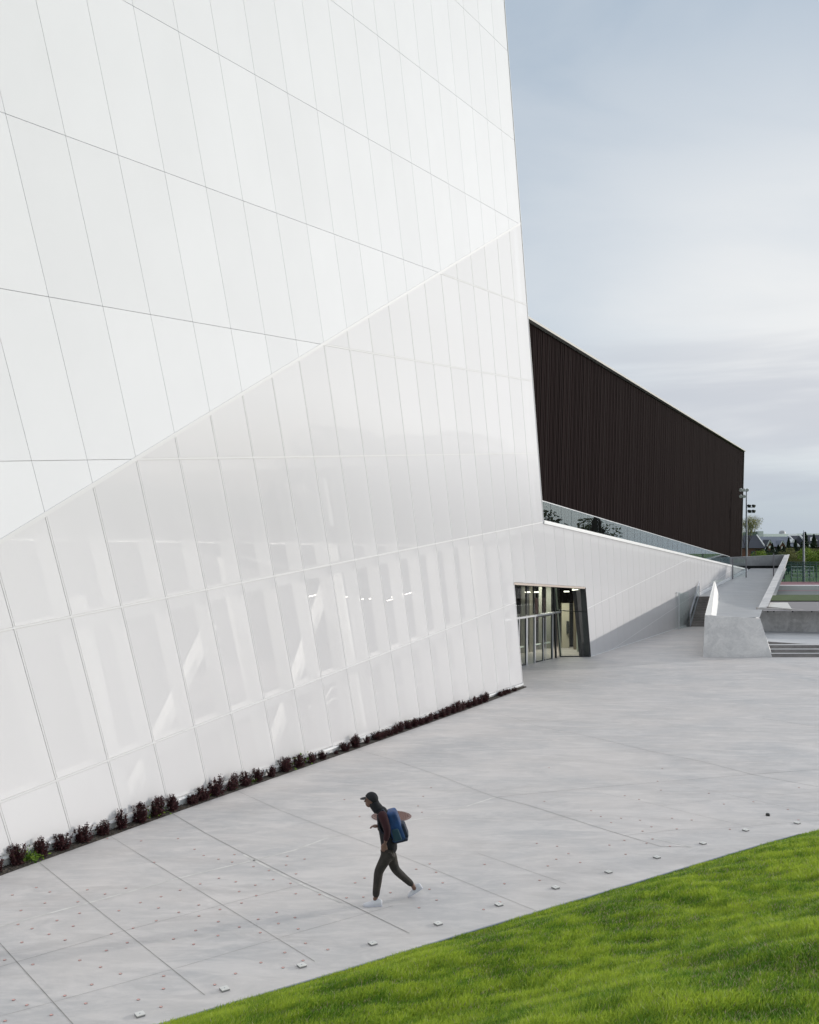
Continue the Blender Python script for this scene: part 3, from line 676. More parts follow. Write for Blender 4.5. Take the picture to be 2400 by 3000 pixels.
# dark ribbed building
dk = thing('dark_building', 'dark brown ribbed metal building with a sloping roofline behind the white tower', 'building', Py(2178, 1650, 130))
fd = nrm(V(1471, 2700, 0)); fn = V(fd[1], -fd[0], 0)      # face direction and outward normal
cT = Py(2178, 1323, 130); cB = V(Py(2168, 1630, 130)[0], 130, 2.0); Lb = 95.
tl, bl = cT-fd*Lb, cB-fd*Lb
body = MB(); bkv = -fn*40
body.hexa([bl, cB, cB+bkv, bl+bkv], [tl, cT, cT+bkv, tl+bkv]); child(body, 'wall', mat('dark_metal_wall', (.0075, .0052, .005), .8, .08), dk)
rb = MB(); s = .0; k = 0
while s < Lb:
    w = (.22, .30, .26, .40, .24)[k % 5]
    dpt = (.02, .04, .028)[k % 3]
    b0, t0 = cB-fd*s, cT-fd*s; b1, t1 = cB-fd*(s+w*.62), cT-fd*(s+w*.62)
    rb.hexa([b1+fn*dpt, b0+fn*dpt, b0, b1], [t1+fn*dpt, t0+fn*dpt, t0, t1]); s += w; k += 1
child(rb, 'ribbed_cladding', M_rib, dk)
cp = MB(); cp.bar(cT+fn*.1+V(0, 0, .06), tl+fn*.1+V(0, 0, .06), .14, .5); child(cp, 'roof_edge', mat('metal_coping', (.24, .235, .21), .5), dk)
cp = MB(); cp.bar(cB+fd*.06+fn*.05, cT+fd*.06+fn*.05, .12, .22, fd); child(cp, 'corner_flashing', mat('dark_flashing', (.06, .055, .05), .5), dk)

# ================================================================== ramp, block, stairs, retaining walls (right)
RH = 2.40
# plateau (sports ground level)
struct(mesh_obj('sports_ground', [(20.9, 54.95, RH-.02), (400, 54.95, RH-.02), (3000, 3000, RH-.02), (-3000, 3000, RH-.02), (-3000, 140, RH-.02), (20, 140, RH-.02), (38.5, 98, RH-.02)], [(0, 1, 2, 3, 4, 5, 6)], M_field))
# ramp surface
fl = [P(2076, 47.95, RH), P(2226, 47.95, RH), P(2226, 55, RH), P(2246, 62, RH)]
def prp(t): return V(*(Pa0+(Pa1-Pa0)*t))
Pa0, Pa1 = Py(2222, 1780, 54.8), Py(2299, 1626, 97.)      # inner top edge of the long parapet
Pb0, Pb1 = Py(2250.5, 1776, 54.9), Py(2314, 1624, 97.3)   # outer top edge
top_l = rampL[0]+NF*.02; rt = []
def hR(Y): return RH+max(0, (Y-71.4))*(3.97-RH)/(92.9-71.4)
Lside = [(P(2076, 47.95, 0)), P(2084, 58, 0), P(2092, 71.3, 0), ]
def fac(Y):    # a point at the facade base line for depth Y, pushed slightly into the wall
    if Y <= rampL[0][1]: return V(20.9, 67.6, 0)
    for a, b in zip(rampL[:-1], rampL[1:]):
        if a[1] <= Y <= b[1]: return a+(b-a)*(Y-a[1])/(b[1]-a[1])
    return rampL[-1]+R*(Y-rampL[-1][1])/R[1]
rampf, rv = [], []
Ys = [71.4, 74, 77.07, 80, 84.26, 88, 92.9, 95.6]
secs = [(P(2076, 47.95, RH), P(2228, 47.95, RH)), (P(2090, 71.38, RH), None)]
def rightX(Y): t = (Y-54.8)/(97-54.8); return (Pa0+(Pa1-Pa0)*max(0, t))[0]+.25
pts = [V(P(2076, 47.95, 0)[0], 47.95, RH), V(P(2226, 47.95, 0)[0], 47.95, RH), V(rightX(54.8), 54.8, RH), V(rightX(71.38), 71.38, RH), V(P(2088, 71.38, 0)[0], 71.38, RH)]
rmp = MB(); rmp.add(pts, [(0, 1, 2, 3, 4)])
row = [[V(fac(Y)[0]-.1, Y, hR(Y)), V(rightX(Y), Y, hR(Y))] for Y in Ys]
allv = [p for r_ in row for p in r_]; rmp.add(allv, [(2*i, 2*i+1, 2*i+3, 2*i+2) for i in range(len(Ys)-1)])
struct(rmp.obj('ramp', concrete('ramp_concrete', (.385, .39, .395), (.33, .34, .355), .8, .4)))
# long parapet
def zlo(p, z): return V(p[0], p[1], z)
pp = MB(); pq = [zlo(Pa0, 2.2), zlo(Pb0, 2.2)-V(.42, 0, 0), zlo(Pb1, 4.1)-V(.5, 0, 0), zlo(Pa1, 4.1)]; pp.hexa(pq, [Pa0, Pb0, Pb1, Pa1])
pp.hexa([zlo(pq[0], 1.)-V(.3, 0, 0), zlo(pq[1], 1.)-V(.3, 0, 0), zlo(pq[2], 1.)-V(1.9, 0, 0), zlo(pq[3], 1.)-V(1.9, 0, 0)], [pq[0]-V(.0, 0, .004), pq[1]-V(.01, 0, .004), pq[2]-V(.01, 0, .004), pq[3]-V(0, 0, .004)])
tag(rebase(pp.obj('concrete_parapet', M_wallc), zlo(Pa0, 1.0)), 'long pale concrete parapet rising along the right side of the ramp', 'wall')
# back wall with dark slot
B0 = P(1985, 93.4, 3.9); B1 = P(2301, 97.2, 3.9); tW0, tW1 = CH-(1641-HY)/FPX*93.4, CH-(1626-HY)/FPX*97.2
th = V(0, .35, 0); mb = MB(); mb.hexa([zlo(B0, 4.45), zlo(B1, 4.42), zlo(B1, 4.42)+th, zlo(B0, 4.45)+th], [zlo(B0, tW0), zlo(B1, tW1), zlo(B1, tW1)+th, zlo(B0, tW0)+th])
bwall = thing('concrete_wall', 'dark grey concrete wall closing the top of the ramp', 'wall', zlo(B0, 3.8)); child(mb, 'wall_face', concrete('grey_wall', (.30, .305, .31), (.20, .205, .21), .9, .4, (1, 1, .6)), bwall)
mb = MB(); mb.hexa([zlo(B0, 3.0)+th*.6, zlo(B1, 3.0)+th*.6, zlo(B1, 3.0)+th, zlo(B0, 3.0)+th], [zlo(B0, 4.45)+th*.6, zlo(B1, 4.42)+th*.6, zlo(B1, 4.42)+th, zlo(B0, 4.45)+th]); child(mb, 'dark_recess', M_dark, bwall)
mb = MB(); mb.bar(zlo(B0, tW0+.02)+th*.5, zlo(B1, tW1+.02)+th*.5, .03, .37); child(mb, 'coping', mat('thin_coping', (.45, .46, .47), .5), bwall)
# block in front of the ramp with its battered left wall
blk = thing('concrete_block', 'big trapezoid grey concrete block at the foot of the ramp, mottled front', 'wall', P(2063, 47.6, .38))
bl0, br0, br1, bl1 = G(2062.7, 1926.5), G(2263, 1925.5), Py(2228, 1812, 47.55), Py(2066, 1802, 47.55)
bl0[1] = br0[1] = 47.55; bl0[2] = br0[2] = .36
bkY = lambda p, Y, z=None: V(p[0]*Y/p[1], Y, p[2] if z is None else z)
mb = MB(); mb.hexa([bl0, br0, bkY(br0, 54.8, .36)+V(-1.2, 0, 0), bkY(bl0, 54.8, .36)], [bl1, br1, V(br1[0]+.3, 48., RH+.0), V(bl1[0]+.15, 48., br1[2]+.12)])
mb = MB(); mb.add([bl0, br0, br1, bl1, V(bl1[0]+.12, 47.97, bl1[2]-.02), V(br1[0]+.12, 47.97, br1[2]-.02), bl0+V(.1, .42, 0), br0+V(.2, .42, 0)],
                  [(0, 1, 2, 3), (3, 2, 5, 4), (4, 5, 7, 6), (0, 3, 4, 6), (1, 7, 5, 2)]); child(mb, 'front_face', M_wallc, blk)
fillb = MB(); fillb.hexa([V(bl0[0]+.3, 47.96, .3), V(br0[0]-.35, 47.96, .3), V(rightX(54.8)-.2, 54.85, .3), P(2090, 54.85, .3)], [V(bl1[0]+.3, 47.96, RH-.02), V(br1[0]-.1, 47.96, RH-.02), V(rightX(54.8)-.2, 54.85, RH-.02), P(2090, 54.85, RH-.02)])
child(fillb, 'ramp_base', M_wallc, blk)
# left wall: outer base, outer top, ridge, inner base
zt = 71.5
oB0, oB1 = V(bl0[0], 47.56, .36), V(P(2057, 67.3, 0)[0], 67.3, .36); oB1 = V(P(2084, zt, 0)[0], zt, .36)
oT0, oT1 = bl1+V(0, .02, -.01), Py(2092, 1703, zt)
iT0, iT1 = V(oT0[0]+.34, oT0[1], oT0[2]), Py(2096, 1703, zt)+V(0, 0, -.03)
iB0, iB1 = V(oT0[0]+.62, oT0[1]+.4, RH-.02), V(P(2108, 71, 0)[0], 71, RH-.02)
mid = lambda a, b: (a+b)/2
mb = MB(); mb.add([oB0, oT0, iT0, iB0+V(0, -.38, -.0), oB1, oT1, iT1, iB1], [(0, 4, 5, 1), (1, 5, 6, 2), (2, 6, 7, 3), (4, 7, 6, 5)]); child(mb, 'side_wall', M_wallw, blk)
# stairs between the facade and the block wall
nst = 12; rise = (RH-.38)/nst; run = (71.4-67.35)/nst
stt = thing('staircase', 'narrow dark concrete stairs climbing between the glass wing and the white wall', 'stairs', V(20.9, 67.3, .38))
for i in range(nst):
    Y0 = 67.35+i*run; z1 = .38+(i+1)*rise; xl = lambda Y: V(*FP(ab(F(2010, 1834))[0], 0))[0]
    def xl(Y): return 20.3+(Y-67.35)*.49-.05
    def xr(Y): return P(2057+(Y-47.6)*1.25, Y, 0)[0]+.1
    Y1 = 71.45
    mb = MB(); mb.hexa([V(xl(Y0), Y0, z1-rise), V(xr(Y0), Y0, z1-rise), V(xr(Y1), Y1, z1-rise), V(xl(Y1), Y1, z1-rise)], [V(xl(Y0), Y0, z1), V(xr(Y0), Y0, z1), V(xr(Y1), Y1, z1), V(xl(Y1), Y1, z1)])
    child(mb, 'step', M_riser, stt)
# stair handrail (steel, glass infill) along the facade side
hr = thing('stair_railing', 'steel handrail with glass infill on the left of the narrow stairs', 'railing', V(20.5, 67.2, .38))
s_b, s_t = V(20.42, 67.0, .40), V(22.35, 71.1, 2.45)
def rail_pt(t, h): return s_b+(s_t-s_b)*t+V(0, 0, h)
for t in (0, .5, 1.0): mb = MB(); mb.bar(rail_pt(t, 0), rail_pt(t, 1.05), .05, .05); child(mb, 'post', M_steel, hr)
for h in (1.05, .85): mb = MB(); mb.tube(rail_pt(-.06, h), rail_pt(1.04, h), .025); child(mb, 'rail', M_steel, hr)
mb = MB(); mb.bar(rail_pt(0, .07), rail_pt(1, .07), .2, .04); child(mb, 'stringer', M_steel, hr)
mb = MB(); mb.hexa([rail_pt(0, .12), rail_pt(1, .12), rail_pt(1, .12)+V(.012, 0, 0), rail_pt(0, .12)+V(.012, 0, 0)], [rail_pt(0, .8), rail_pt(1, .8), rail_pt(1, .8)+V(.012, 0, 0), rail_pt(0, .8)+V(.012, 0, 0)]); child(mb, 'glass_pane', M_screen, hr)
# glass screen on the plaza by the facade
scn = thing('glass_screen', 'clear glass screen with slim steel post beside the glass wing, left of the stairs', 'screen', F(1977, 1843)+NF*.35)
f0, f1 = F(1977, 1843)+NF*.3, V(20.3, 67.0, .40)
for (a, b) in ((f0, f1),):
    mb = MB(); mb.hexa([a, b, b+V(.012, 0, 0), a+V(.012, 0, 0)], [a+V(0, 0, 2.55), b+V(0, 0, 2.55), b+V(.012, 0, 2.55), a+V(.012, 0, 2.55)]); child(mb, 'glass_pane', M_screen, scn)
mb = MB(); mb.bar(f0, f0+V(0, 0, 2.6), .06, .06); child(mb, 'post', M_alu, scn)
mb = MB(); mb.bar(f0+V(-.2, -.15, 2.6), f0+V(.1, .1, 2.6), .04, .1); child(mb, 'bracket', M_alu, scn)
# posts on the ramp with one glass pane
rp = thing('ramp_screen', 'slender steel posts holding a clear glass pane near the top of the ramp', 'screen', P(2186.5, 86, 3.4))
pA = F(2142, 1694)+NF*.15; pB = P(2186.5, 86, hR(86)); pC = P(2267, 87.2, hR(87.2))
for p, top in ((pA, 1636), (pB, 1636), (pC, 1622)):
    q = V(p[0], p[1], CH-(top-HY)/FPX*p[1]); mb = MB(); mb.bar(p-V(0, 0, .1), q, .09, .07, (1, 0, 0)); child(mb, 'post', mat('post_steel', (.20, .19, .20), .5), rp)
mb = MB(); tb = V(0, .012, 0); qa, qb = V(pA[0], pA[1], CH-17/FPX*pA[1]), V(pB[0], pB[1], CH-17/FPX*pB[1]); mb.hexa([pA+V(0, 0, .1), pB+V(0, 0, .1), pB+tb+V(0, 0, .1), pA+tb+V(0, 0, .1)], [qa, qb, qb+tb, qa+tb]); child(mb, 'glass_pane', M_screen, rp)
# retaining wall right of the block
rw = thing('retaining_wall', 'stained concrete retaining wall above the broad steps on the right', 'wall', P(2243, 54.8, 1.1))
wl = [P(2205, 54.8, .9), P(3050, 54.8, .9), P(3050, 55.15, .9), P(2205, 55.15, .9)]
wt = [Py(2222, 1780.5, 54.8), Py(3050, 1815, 54.8), Py(3050, 1815, 54.8)+V(0, .35, 0), Py(2222, 1780.5, 54.8)+V(0, .35, 0)]
wl[0] = P(2212, 54.8, .9)
mb = MB(); mb.hexa(wl, wt); child(mb, 'wall_face', M_stain, rw)
mb = MB()
for x in (2250, 2268, 2323, 2379, 2440): c = Py(x, 1792, 54.79); mb.ball(c, .045, .02, .045)
child(mb, 'tie_holes', M_dark, rw)
lg = MB(); q = [G(2251, 1779, RH+.03), G(2320, 1786, RH+.03), G(2308, 1767, RH+.03), G(2257, 1767, RH+.03)]
lg.hexa([p-V(0, 0, .12) for p in q], [p+V(0, 0, .04) for p in q]); tag(rebase(lg.obj('concrete_ledge', concrete('ledge', (.62, .61, .58), (.52, .52, .51), .5, 1)), q[0]), 'pale flat concrete ledge on the corner of the retaining wall', 'ledge')
# broad steps
bs = thing('broad_steps', 'wide low concrete steps with pale treads right of the concrete block', 'stairs', P(2263, 47.6, .38))
X1 = 60.
for i in range(3):
    z1 = .38+(i+1)*.187; Y0 = 47.6+i*.36; x0 = P(2262-i*7, Y0, 0)[0]-.6
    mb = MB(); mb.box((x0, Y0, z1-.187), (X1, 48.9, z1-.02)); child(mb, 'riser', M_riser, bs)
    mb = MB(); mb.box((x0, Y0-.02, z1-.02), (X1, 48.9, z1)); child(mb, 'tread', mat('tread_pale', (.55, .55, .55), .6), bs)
tz = .38+3*.187; xa = P(2240, 48.7, 0)[0]-.6; xb = P(2366, 48.7, 0)[0]
mb = MB(); mb.add([(xa, 48.7, tz), (xa, 48.7, tz+.187), (xb, 48.7, tz+.004)], [(0, 2, 1)]); child(mb, 'riser', M_riser, bs)
mb = MB(); zz = tz+.187
mb.add([(xa, 48.7, zz), (xb, 48.7, tz+.004), (X1, 48.7, tz+.004), (X1, 55, tz+.05), (xb+6, 55, tz+.10), (xa, 55, zz)], [(0, 1, 5), (1, 4, 5), (1, 2, 3, 4)])
child(mb, 'terrace', concrete('terrace_conc', (.50, .51, .52), (.42, .43, .45), .6, .4), bs)
# paths, lawn strip, track
def level(name, y0, y1, m, dz, x0=2205, kind=True):
    z = RH+dz; mb = MB(); a0, a1 = G(x0, y0, z), G(x0, y1, z); mb.add([a0, (95, a0[1]-1, z), (95, a1[1]+1, z), a1], [(0, 1, 2, 3)]); return struct(mb.obj(name, m))
level('asphalt_path', 1790, 1758, M_asph, -.012, 2236)
level('lawn_strip', 1760, 1742.5, M_lawn, .05, 2240)
level('grey_path', 1742.5, 1716, M_asph2, .012, 2255)
level('track_edge', 1731.5, 1729, mat('edge_pink', (.24, .15, .16), .8), .018, 2262)
level('track_line', 1716.4, 1713.6, M_whitep, .03, 2275); level('running_track', 1713.8, 1704, M_track, .024, 2275)

# ================================================================== green fence, bleachers, poles
YF = 106.; hF0, hF1 = RH, CH-26/FPX*YF
fen = thing('mesh_fence', 'tall green mesh fence with posts at the edge of the running track', 'fence', P(2290, YF, RH))
def fence_mesh_mat():
    m = bpy.data.materials.new('green_mesh'); m.use_nodes = True; t = m.node_tree; b = t.nodes['Principled BSDF']; b.inputs['Base Color'].default_value = (.03, .13, .115, 1); b.inputs['Roughness'].default_value = .6
    tr = t.nodes.new('ShaderNodeBsdfTransparent'); mx = t.nodes.new('ShaderNodeMixShader'); mx.inputs[0].default_value = .30
    t.links.new(tr.outputs[0], mx.inputs[1]); t.links.new(b.outputs[0], mx.inputs[2]); t.links.new(mx.outputs[0], t.nodes['Material Output'].inputs[0]); return m
fe = lambda x, h, dy=0: V((x-HX)/FPX*YF, YF+(x-2290)*-.02+dy, h)
mb = MB(); mb.hexa([fe(2270, RH), fe(2700, RH), fe(2700, RH, .02), fe(2270, RH, .02)], [fe(2270, hF1), fe(2700, hF1), fe(2700, hF1, .02), fe(2270, hF1, .02)]); child(mb, 'mesh', fence_mesh_mat(), fen)
M_fpost = mat('green_post', (.05, .12, .11), .5)
for x in list(range(2283, 2420, 15))+list(range(2430, 2700, 40)): mb = MB(); mb.tube(fe(x, RH-.1, -.03), fe(x, hF1+.03, -.03), .035, n=6); child(mb, 'post', M_fpost, fen)
mb = MB(); mb.bar(fe(2270, hF1, -.05), fe(2700, hF1, -.05), .06, .05); mb.bar(fe(2270, hF1-.27, -.05), fe(2700, hF1-.27, -.05), .07, .05); child(mb, 'rail', mat('fence_rail', (.09, .13, .13), .5), fen)
ble = thing('bleachers', 'low metal bleachers with pale bench rows behind the green fence', 'bleachers', P(2340, 113, RH))
for i in range(4):
    z = RH+.35+i*.42; Y = 112+i*.7; mb = MB(); mb.box((P(2318, Y, 0)[0], Y, z), (P(2385, Y, 0)[0], Y+.3, z+.08)); child(mb, 'bench', mat('bench_alu', (.62, .66, .64), .5), ble)
mb = MB()
for x in (2320, 2337, 2354, 2370, 2384):
    Y = 112; mb.bar(P(x, Y, RH), P(x, Y, RH+.4), .06, .06); mb.bar(P(x, 114.4, RH), P(x, 114.4, RH+1.7), .06, .06); mb.bar(P(x, Y, RH+.2), P(x, 114.4, RH+1.6), .06, .06)
child(mb, 'frame', M_steel, ble)
bo = MB(); c = G(2287, 1711, RH); bo.tube(c, c+V(0, 0, .62), .09, .08, 10); bo.ball(c+V(0, 0, .62), .08); tag(rebase(bo.obj('bollard', mat('bollard_tan', (.55, .40, .25), .6)), c), 'short tan bollard behind the end of the parapet', 'bollard')
fp = thing('flagpole', 'bare tapered grey pole standing behind the green fence', 'pole', P(2355, 108, RH))
mb = MB(); mb.tube(P(2355, 108, RH), Py(2355, 1562, 108), .17, .09, 12); child(mb, 'shaft', M_steel, fp)
mb = MB(); mb.tube(Py(2355, 1562, 108), Py(2355, 1553, 108), .07, .015, 8); child(mb, 'finial', M_steel, fp)
def mast(base, ztop, label):
    t = thing('floodlight_mast', label, 'floodlight', base, 'floodlight masts of the sports ground')
    b = V(*base); mb = MB(); mb.tube(b, V(b[0], b[1], ztop), .15, .08, 10); child(mb, 'pole', M_steel, t)
    def rowl(z, xs_, m, dx):
        c = MB(); c.bar(V(b[0]+min(xs_)-.1, b[1], z), V(b[0]+max(xs_)+.1, b[1], z), .08, .08); child(c, 'crossarm', M_steel, t)
        for x in xs_:
            h = MB(); p = V(b[0]+x, b[1]-.05, z+.22); h.ball(p, .19, .14, .18, 10, 6); h.tube(p, p+V(dx, -.2, -.09), .16, .22, 10); child(h, 'lamp_head', m, t)
    rowl(ztop-.1, (-.75, -.35, .1), M_lamphead, -.1); rowl(ztop-.95, (-.75, -.3), M_lamphead, -.1)
    rowl(ztop-2.25, (.25, .85), M_black, .15); rowl(ztop-2.95, (.3, .85), M_black, .15)
    return t
mast(P(2187.5, 122.9, 3.), CH+183/FPX*122.9, 'floodlight mast with white and black lamps beside the dark building corner')
gA = G(1000, 2660); offm = V(gA[0], gA[1], 0)+V(.93, .37, 0)/math.hypot(.93, .37)*66
mast(V(offm[0], offm[1], RH), 17.5, 'floodlight mast standing off to the right of the plaza')

# ================================================================== trees and houses
def leaf_cloud(n, sampler, size, seed):
    r = np.random.default_rng(seed); c = sampler(n, r); a = r.normal(size=(n, 3)); a /= np.linalg.norm(a, axis=1)[:, None]
    b = np.cross(a, r.normal(size=(n, 3))); b /= np.linalg.norm(b, axis=1)[:, None]; s_ = size*r.uniform(.6, 1.4, n)[:, None]
    v = np.stack([c-a*s_, c-b*s_*.55, c+a*s_, c+b*s_*.55], 1).reshape(-1, 3)
    return v.tolist(), [tuple(range(4*i, 4*i+4)) for i in range(n)]
def s_conifer(n, r):
    t = r.uniform(0, 1, n)**.75; lay = .82+.18*np.sin(t*38); rr = (1-t)**.9*lay*np.sqrt(r.uniform(.25, 1, n)); ph = r.uniform(0, 6.283, n); sp = 1+.18*np.sin(ph*5+t*9)
    return np.stack([rr*sp*np.cos(ph)*.26, rr*sp*np.sin(ph)*.26, .08+t*.94], 1)
def s_round(seed, nb=16, flat=.9, low=.28):
    rr = np.random.default_rng(seed); cs_ = rr.normal(size=(nb, 3))*[.19, .19, .17]+[0, 0, .62]; rs = rr.uniform(.10, .21, nb)
    def f(n, r):
        k = r.integers(0, nb, n); d = r.normal(size=(n, 3)); d /= np.linalg.norm(d, axis=1)[:, None]; p = cs_[k]+d*(rs[k]*r.uniform(.55, 1.1, n)**.6)[:, None]; p[:, 2] = np.clip(p[:, 2], low*.6, 1.02); return p
    return f
def s_column(n, r):
    t = r.uniform(0, 1, n); rr = .13*np.sqrt(r.uniform(.1, 1, n))*np.sin(np.clip(t*.9+.12, 0, 1)*3.14)**.5; ph = r.uniform(0, 6.283, n); return np.stack([rr*np.cos(ph), rr*np.sin(ph), .08+t*.9], 1)
protos = {}
def tree_mesh(kind):
    if kind in protos: return protos[kind]
    spec = {'dark': (M_conif, s_round(23, 20), 4200, .022), 'conifer': (M_conif, s_conifer, 3200, .022), 'olive': (M_olive, s_round(3), 3600, .020), 'bright': (M_bright, s_round(5), 3400, .022),
            'green': (M_green, s_round(11), 3400, .022), 'column': (M_bright, s_column, 1500, .022), 'green2': (M_green, s_round(17, 22), 4200, .02)}[kind]
    v, f_ = leaf_cloud(spec[2], spec[1], spec[3], hash(kind) % 97 if False else len(protos)+3)
    me = bpy.data.meshes.new('crown'); me.from_pydata(v, [], f_); me.materials.append(spec[0])
    tk = MB(); tk.tube((0, 0, -.02), (0, 0, .55), .018, .008, 7)
    rr = random.Random(4)
    if kind != 'conifer':
        for i in range(7): a = rr.uniform(0, 6.28); z = rr.uniform(.2, .45); tk.tube((0, 0, z), (.17*math.cos(a), .17*math.sin(a), z+.25), .008, .003, 5)
    else: tk.tube((0, 0, .5), (0, 0, .95), .008, .002, 5)
    mt = bpy.data.meshes.new('trunk'); mt.from_pydata(tk.v, [], tk.f); mt.materials.append(M_bark)
    protos[kind] = (me, mt); return protos[kind]
def tree(kind, base, h, w, label, rot=0., name='tree', group=None):
    me, mt = tree_mesh(kind); t = thing(name, label, 'tree', base, group); t.rotation_euler = (0, 0, rot); t.scale = (h*w, h*w, h)
    for m_, nm in ((me, 'crown'), (mt, 'trunk')): o = bpy.data.objects.new(nm, m_); COL.objects.link(o); o.parent = t
    return t
def T(kind, x, ytop, Y, w, label, name, rot=0., group=None):
    p = P(x, Y, RH-.05); h = CH-(ytop-HY)/FPX*Y-p[2]; return tree(kind, p, h, w, label, rot, name, group)
# in frame, right of the dark building
T('conifer', 2247, 1603, 150, 1.25, 'dark conifer in front of the left brick gable', 'conifer_tree', 0)
T('conifer', 2263, 1594, 152, 1.1, 'dark conifer just right of the left brick gable', 'conifer_tree', 1)
T('conifer', 2281, 1598, 150, 1.35, 'broad dark conifer in front of the middle brick gable', 'conifer_tree', 2)
T('conifer', 2296, 1602, 149, 1.3, 'dark conifer right of the middle brick gable', 'conifer_tree', 3)
T('conifer', 2311, 1578, 158, .95, 'tall slim dark conifer against the grey slate roof', 'conifer_tree', 4)
T('conifer', 2331, 1583, 160, 1.0, 'tall dark conifer just left of the bare pole', 'conifer_tree', 5)
T('conifer', 2360, 1562, 170, 1.1, 'tallest dark conifer, directly behind the bare pole', 'conifer_tree', 6)
T('conifer', 2385, 1568, 175, 1.1, 'dark conifer behind the bright green tree at the right edge', 'conifer_tree', 7)
T('olive', 2322, 1608, 135, 1.1, 'olive brown bushy tree left of the bare pole', 'deciduous_tree', 0)
T('olive', 2345, 1617, 138, 1.0, 'small olive tree behind the fence beside the bare pole', 'deciduous_tree', 2)
T('olive', 2372, 1610, 133, 1.1, 'olive tree right of the bare pole', 'deciduous_tree', 4)
T('bright', 2392, 1592, 128, 1.15, 'bright green leafy tree at the right edge behind the fence', 'deciduous_tree', 1)
for i_, x_ in enumerate((2238, 2256, 2274, 2292, 2310, 2350, 2368, 2384)): T('dark', x_, 1612+4*(i_ % 2), 144+i_, 1.25, 'dark leafy tree in the hedge line under the houses, %s from the left' % ('first', 'second', 'third', 'fourth', 'fifth', 'sixth', 'seventh', 'eighth')[i_], 'hedge_tree', i_*1.3, 'dark hedge trees in front of the houses')
T('bright', 2215, 1600, 128, .8, 'yellow green young tree left of the brick gables', 'deciduous_tree', 3)
T('green', 2235, 1614, 132, 1.2, 'dark green leafy tree behind the wall at the ramp top', 'deciduous_tree', 5)
T('green', 2305, 1612, 140, 1.1, 'dark green leafy tree behind the end of the parapet', 'deciduous_tree', 5.5)
# sparse spring tree next to the dark building
def sparse_tree():
    base = P(2188, 134, RH); t = thing('young_tree', 'sparse young tree with bare twigs and pale leaves beside the dark building', 'tree', base)
    rr = random.Random(9); tw = MB(); tips = []
    H_ = CH+185/FPX*137-RH
    def grow(p, d, L_, r_, n):
        q = p+d*L_; tw.tube(p, q, r_, r_*.65, 5)
        if n == 0: tips.append(q); return
        if n <= 3: tips.append(q); tips.append(p+(q-p)*.5)
        for i in range(3 if n > 2 else 2):
            dd = nrm(d+V(rr.gauss(0, .24), rr.gauss(0, .24), .22+rr.gauss(0, .12))); grow(q, dd, L_*rr.uniform(.62, .84), r_*.6, n-1)
    grow(V(*base), V(0, 0, 1), H_*.22, .09, 6)
    child(tw, 'trunk', M_bark, t)
    tp = np.array(tips); r = np.random.default_rng(5); w = np.clip(1.35-(tp[:, 2]-RH)/(H_*.50), .0, 1); sel = tp[r.uniform(size=len(tp)) < w]
    n = 5200
    def smp(n_, r2): k = r2.integers(0, len(sel), n_); return sel[k]+r2.normal(0, .20, (n_, 3))
    v, f_ = leaf_cloud(n, smp, .060, 4); mb = MB(); mb.v = v; mb.f = f_; child(mb, 'crown', M_sparse, t)
sparse_tree()
# trees to the right of the picture, seen only in the glass reflections
kinds = ['conifer', 'green2', 'conifer', 'olive', 'conifer', 'dark', 'green2', 'dark', 'dark', 'green2', 'dark', 'green2', 'dark', 'green2', 'dark', 'dark']
for i, kd in enumerate(kinds):
    azm = rad(33.5+i*1.3); dist = (135 if i < 8 else 168)+8*math.sin(i*2.1); p = V(math.sin(azm)*dist, math.cos(azm)*dist, RH-.05)
    tree(kd, p, (8 if i < 5 else 13 if i < 8 else 17.5)+1.2*math.sin(i*1.7+1), 1.5, 'tree in the row beyond the right edge of the picture', i, 'row_tree', 'trees beyond the sports ground, right of the view')
